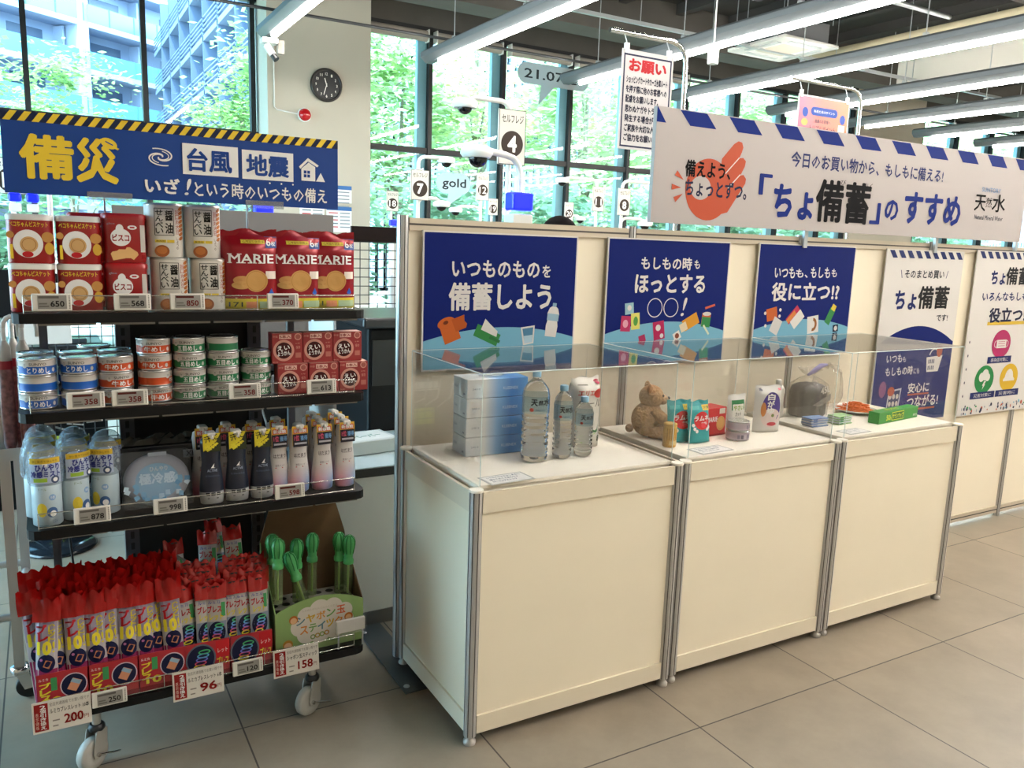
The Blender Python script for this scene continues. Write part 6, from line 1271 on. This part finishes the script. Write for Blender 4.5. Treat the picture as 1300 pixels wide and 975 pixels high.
for (p, q) in (((0, 0, .27), (.02, .52, .27)), ((-.5, 0, .27), (-.48, .52, .27)), ((-.5, 0, .3), (0, 0, .3)), ((-.48, .52, .3), (.02, .52, .3)), ((-.5, 0, .93), (0, 0, .93)), ((0, 0, .93), (.02, .52, .93)), ((-.5, 0, .93), (-.48, .52, .93)), ((-.5, 0, 1.31), (0, 0, 1.31))):
    b = MB(); b.tube([p, q], .014, al, 8); b.build('rail', t)
umf = M('clear_umbrella_film', '#b9b2aa', .3); umr = M('red_umbrella_band', '#9c1c28', .4); ump = M('red_patterned_cover', '#8a5a58', .35, noise=.5, nscale=60)
t = thing('umbrella', '', 'umbrella'); b = MB(); b.tube([(0, 0, -.16), (0, 0, -.04)], .008, white, 8); b.tube([(0, 0, -.04)]+[(.022-.022*cos(a), 0, -.04+.035*sin(a)) for a in [R(30*k) for k in range(1, 7)]]+[(.044, 0, -.07)], .008, M('pale_handle', '#cfcac2', .35), 8); b.build('crook_handle', t)
b = MB(); b.tube([(0, 0, -.145), (0, 0, -.105), (0, 0, -.08)], [.02, .018, .008], umf, 10); b.build('film_top', t); b = MB(); b.tube([(0, 0, -.145), (0, 0, -.172)], .0205, umr, 12); b.build('red_band', t); b = MB(); b.tube([(0, 0, -.172), (0, 0, -.3), (0, 0, -.42), (0, 0, -.455)], [.0195, .022, .02, .006], ump, 12); b.build('folded_canopy', t); pUm = Proto(t)
for i, (x, y) in enumerate(((-1.196, .9), (-1.246, .9), (-1.335, .9), (-1.225, .965))): pUm.put((x, y, 1.335), ['folded umbrella with a red band, nearest to the rack', 'folded umbrella with a red band, second from the rack', 'folded umbrella with a red band, third from the rack', 'folded umbrella with a red band, behind the front ones'][i], .3*i, 'folded umbrellas on the stand')
b = MB(); b.bb(-.33, -.02, -.01, .16, .11, 0, al); b.bb(-.33, -.02, 0, .16, -.015, .03, al); tag(b.build('umbrella_tray', None, (-1.33, .88, 1.335-.457)), 'small aluminium tray holding the folded umbrellas', 'tray')

# person standing behind the poster wall (only the top of the head shows)
def person():
    sk = {'pelvis': (0, 0, .93, .13), 'waist': (0, 0, 1.08, .115), 'chest': (0, .0, 1.28, .135), 'neck': (0, 0, 1.47, .05), 'jaw': (0, -.02, 1.55, .062), 'head': (0, -.005, 1.65, .082)}
    ed = [('pelvis', 'waist'), ('waist', 'chest'), ('chest', 'neck'), ('neck', 'jaw'), ('jaw', 'head')]
    for s, n in ((-1, 'l'), (1, 'r')):
        sk.update({'sh'+n: (s*.17, 0, 1.4, .05), 'el'+n: (s*.21, .02, 1.13, .038), 'wr'+n: (s*.2, -.09, .9, .027), 'ha'+n: (s*.2, -.11, .83, .03), 'hip'+n: (s*.09, 0, .88, .085), 'kn'+n: (s*.1, -.02, .48, .055), 'an'+n: (s*.1, .02, .09, .038), 'to'+n: (s*.11, -.13, .035, .032)})
        ed += [('chest', 'sh'+n), ('sh'+n, 'el'+n), ('el'+n, 'wr'+n), ('wr'+n, 'ha'+n), ('pelvis', 'hip'+n), ('hip'+n, 'kn'+n), ('kn'+n, 'an'+n), ('an'+n, 'to'+n)]
        for f_, (dx, dz, ln) in enumerate(((-.018, 0, .055), (-.006, 0, .065), (.006, 0, .06), (.018, 0, .05))): sk['f%d%s' % (f_, n)] = (s*.2+dx, -.12, .83-.03, .009); sk['g%d%s' % (f_, n)] = (s*.2+dx*1.1, -.125, .8-ln, .008); ed += [('ha'+n, 'f%d%s' % (f_, n)), ('f%d%s' % (f_, n), 'g%d%s' % (f_, n))]
        sk['th'+n] = (s*.2-s*.03, -.14, .8, .009); ed.append(('ha'+n, 'th'+n))
    ks = list(sk); me = bpy.data.meshes.new('body'); me.from_pydata([sk[k][:3] for k in ks], [(ks.index(a), ks.index(c)) for a, c in ed], [])
    o = bpy.data.objects.new('tmp', me); COL.objects.link(o); md = o.modifiers.new('s', 'SKIN'); sv = me.skin_vertices[0].data
    for i, k in enumerate(ks): sv[i].radius = (sk[k][3], sk[k][3]*(.75 if k in ('chest', 'waist', 'pelvis') else 1)); sv[i].use_root = (k == 'pelvis')
    o.modifiers.new('u', 'SUBSURF').levels = 2
    dg = bpy.context.evaluated_depsgraph_get(); ev = o.evaluated_get(dg); m2 = bpy.data.meshes.new_from_object(ev); bpy.data.objects.remove(o)
    m2.materials.clear()
    for q in (M('skin', '#c9987a', .55), K('#3f4a63', .8), K('#2b2b30', .8), K('#1b1b1d', .5)): m2.materials.append(q)
    for p in m2.polygons:
        c = p.center; p.use_smooth = True
        p.material_index = 3 if c.z < .1 else (2 if c.z < .97 and abs(c.x) < .17 else (1 if c.z < 1.46 and not (abs(c.x) > .16 and c.z < .95) else 0))
    return m2
ob = bpy.data.objects.new('person', person()); COL.objects.link(ob); ob.location = (1.12, 1.33, 0); ob.rotation_euler = (0, 0, R(180)); tag(ob, 'person with dark hair standing behind the poster wall, only the crown showing', 'person')
b = MB(); b.ball((0, .012, 1.675), .094, M('dark_hair', '#120d0c', .9, spec=.1, noise=.3, nscale=60), 22, 14, .93, 1.02, .9); b.build('hair', ob)
b = MB(); b.ball((0, -.085, 1.615), .014, M('skin'), 10, 8, .8, 1, 1.3); b.build('nose', ob)
for s in (-1, 1): b = MB(); b.ball((s*.03, -.078, 1.64), .009, K('#16120f', .2), 10, 6); b.build('eye', ob)
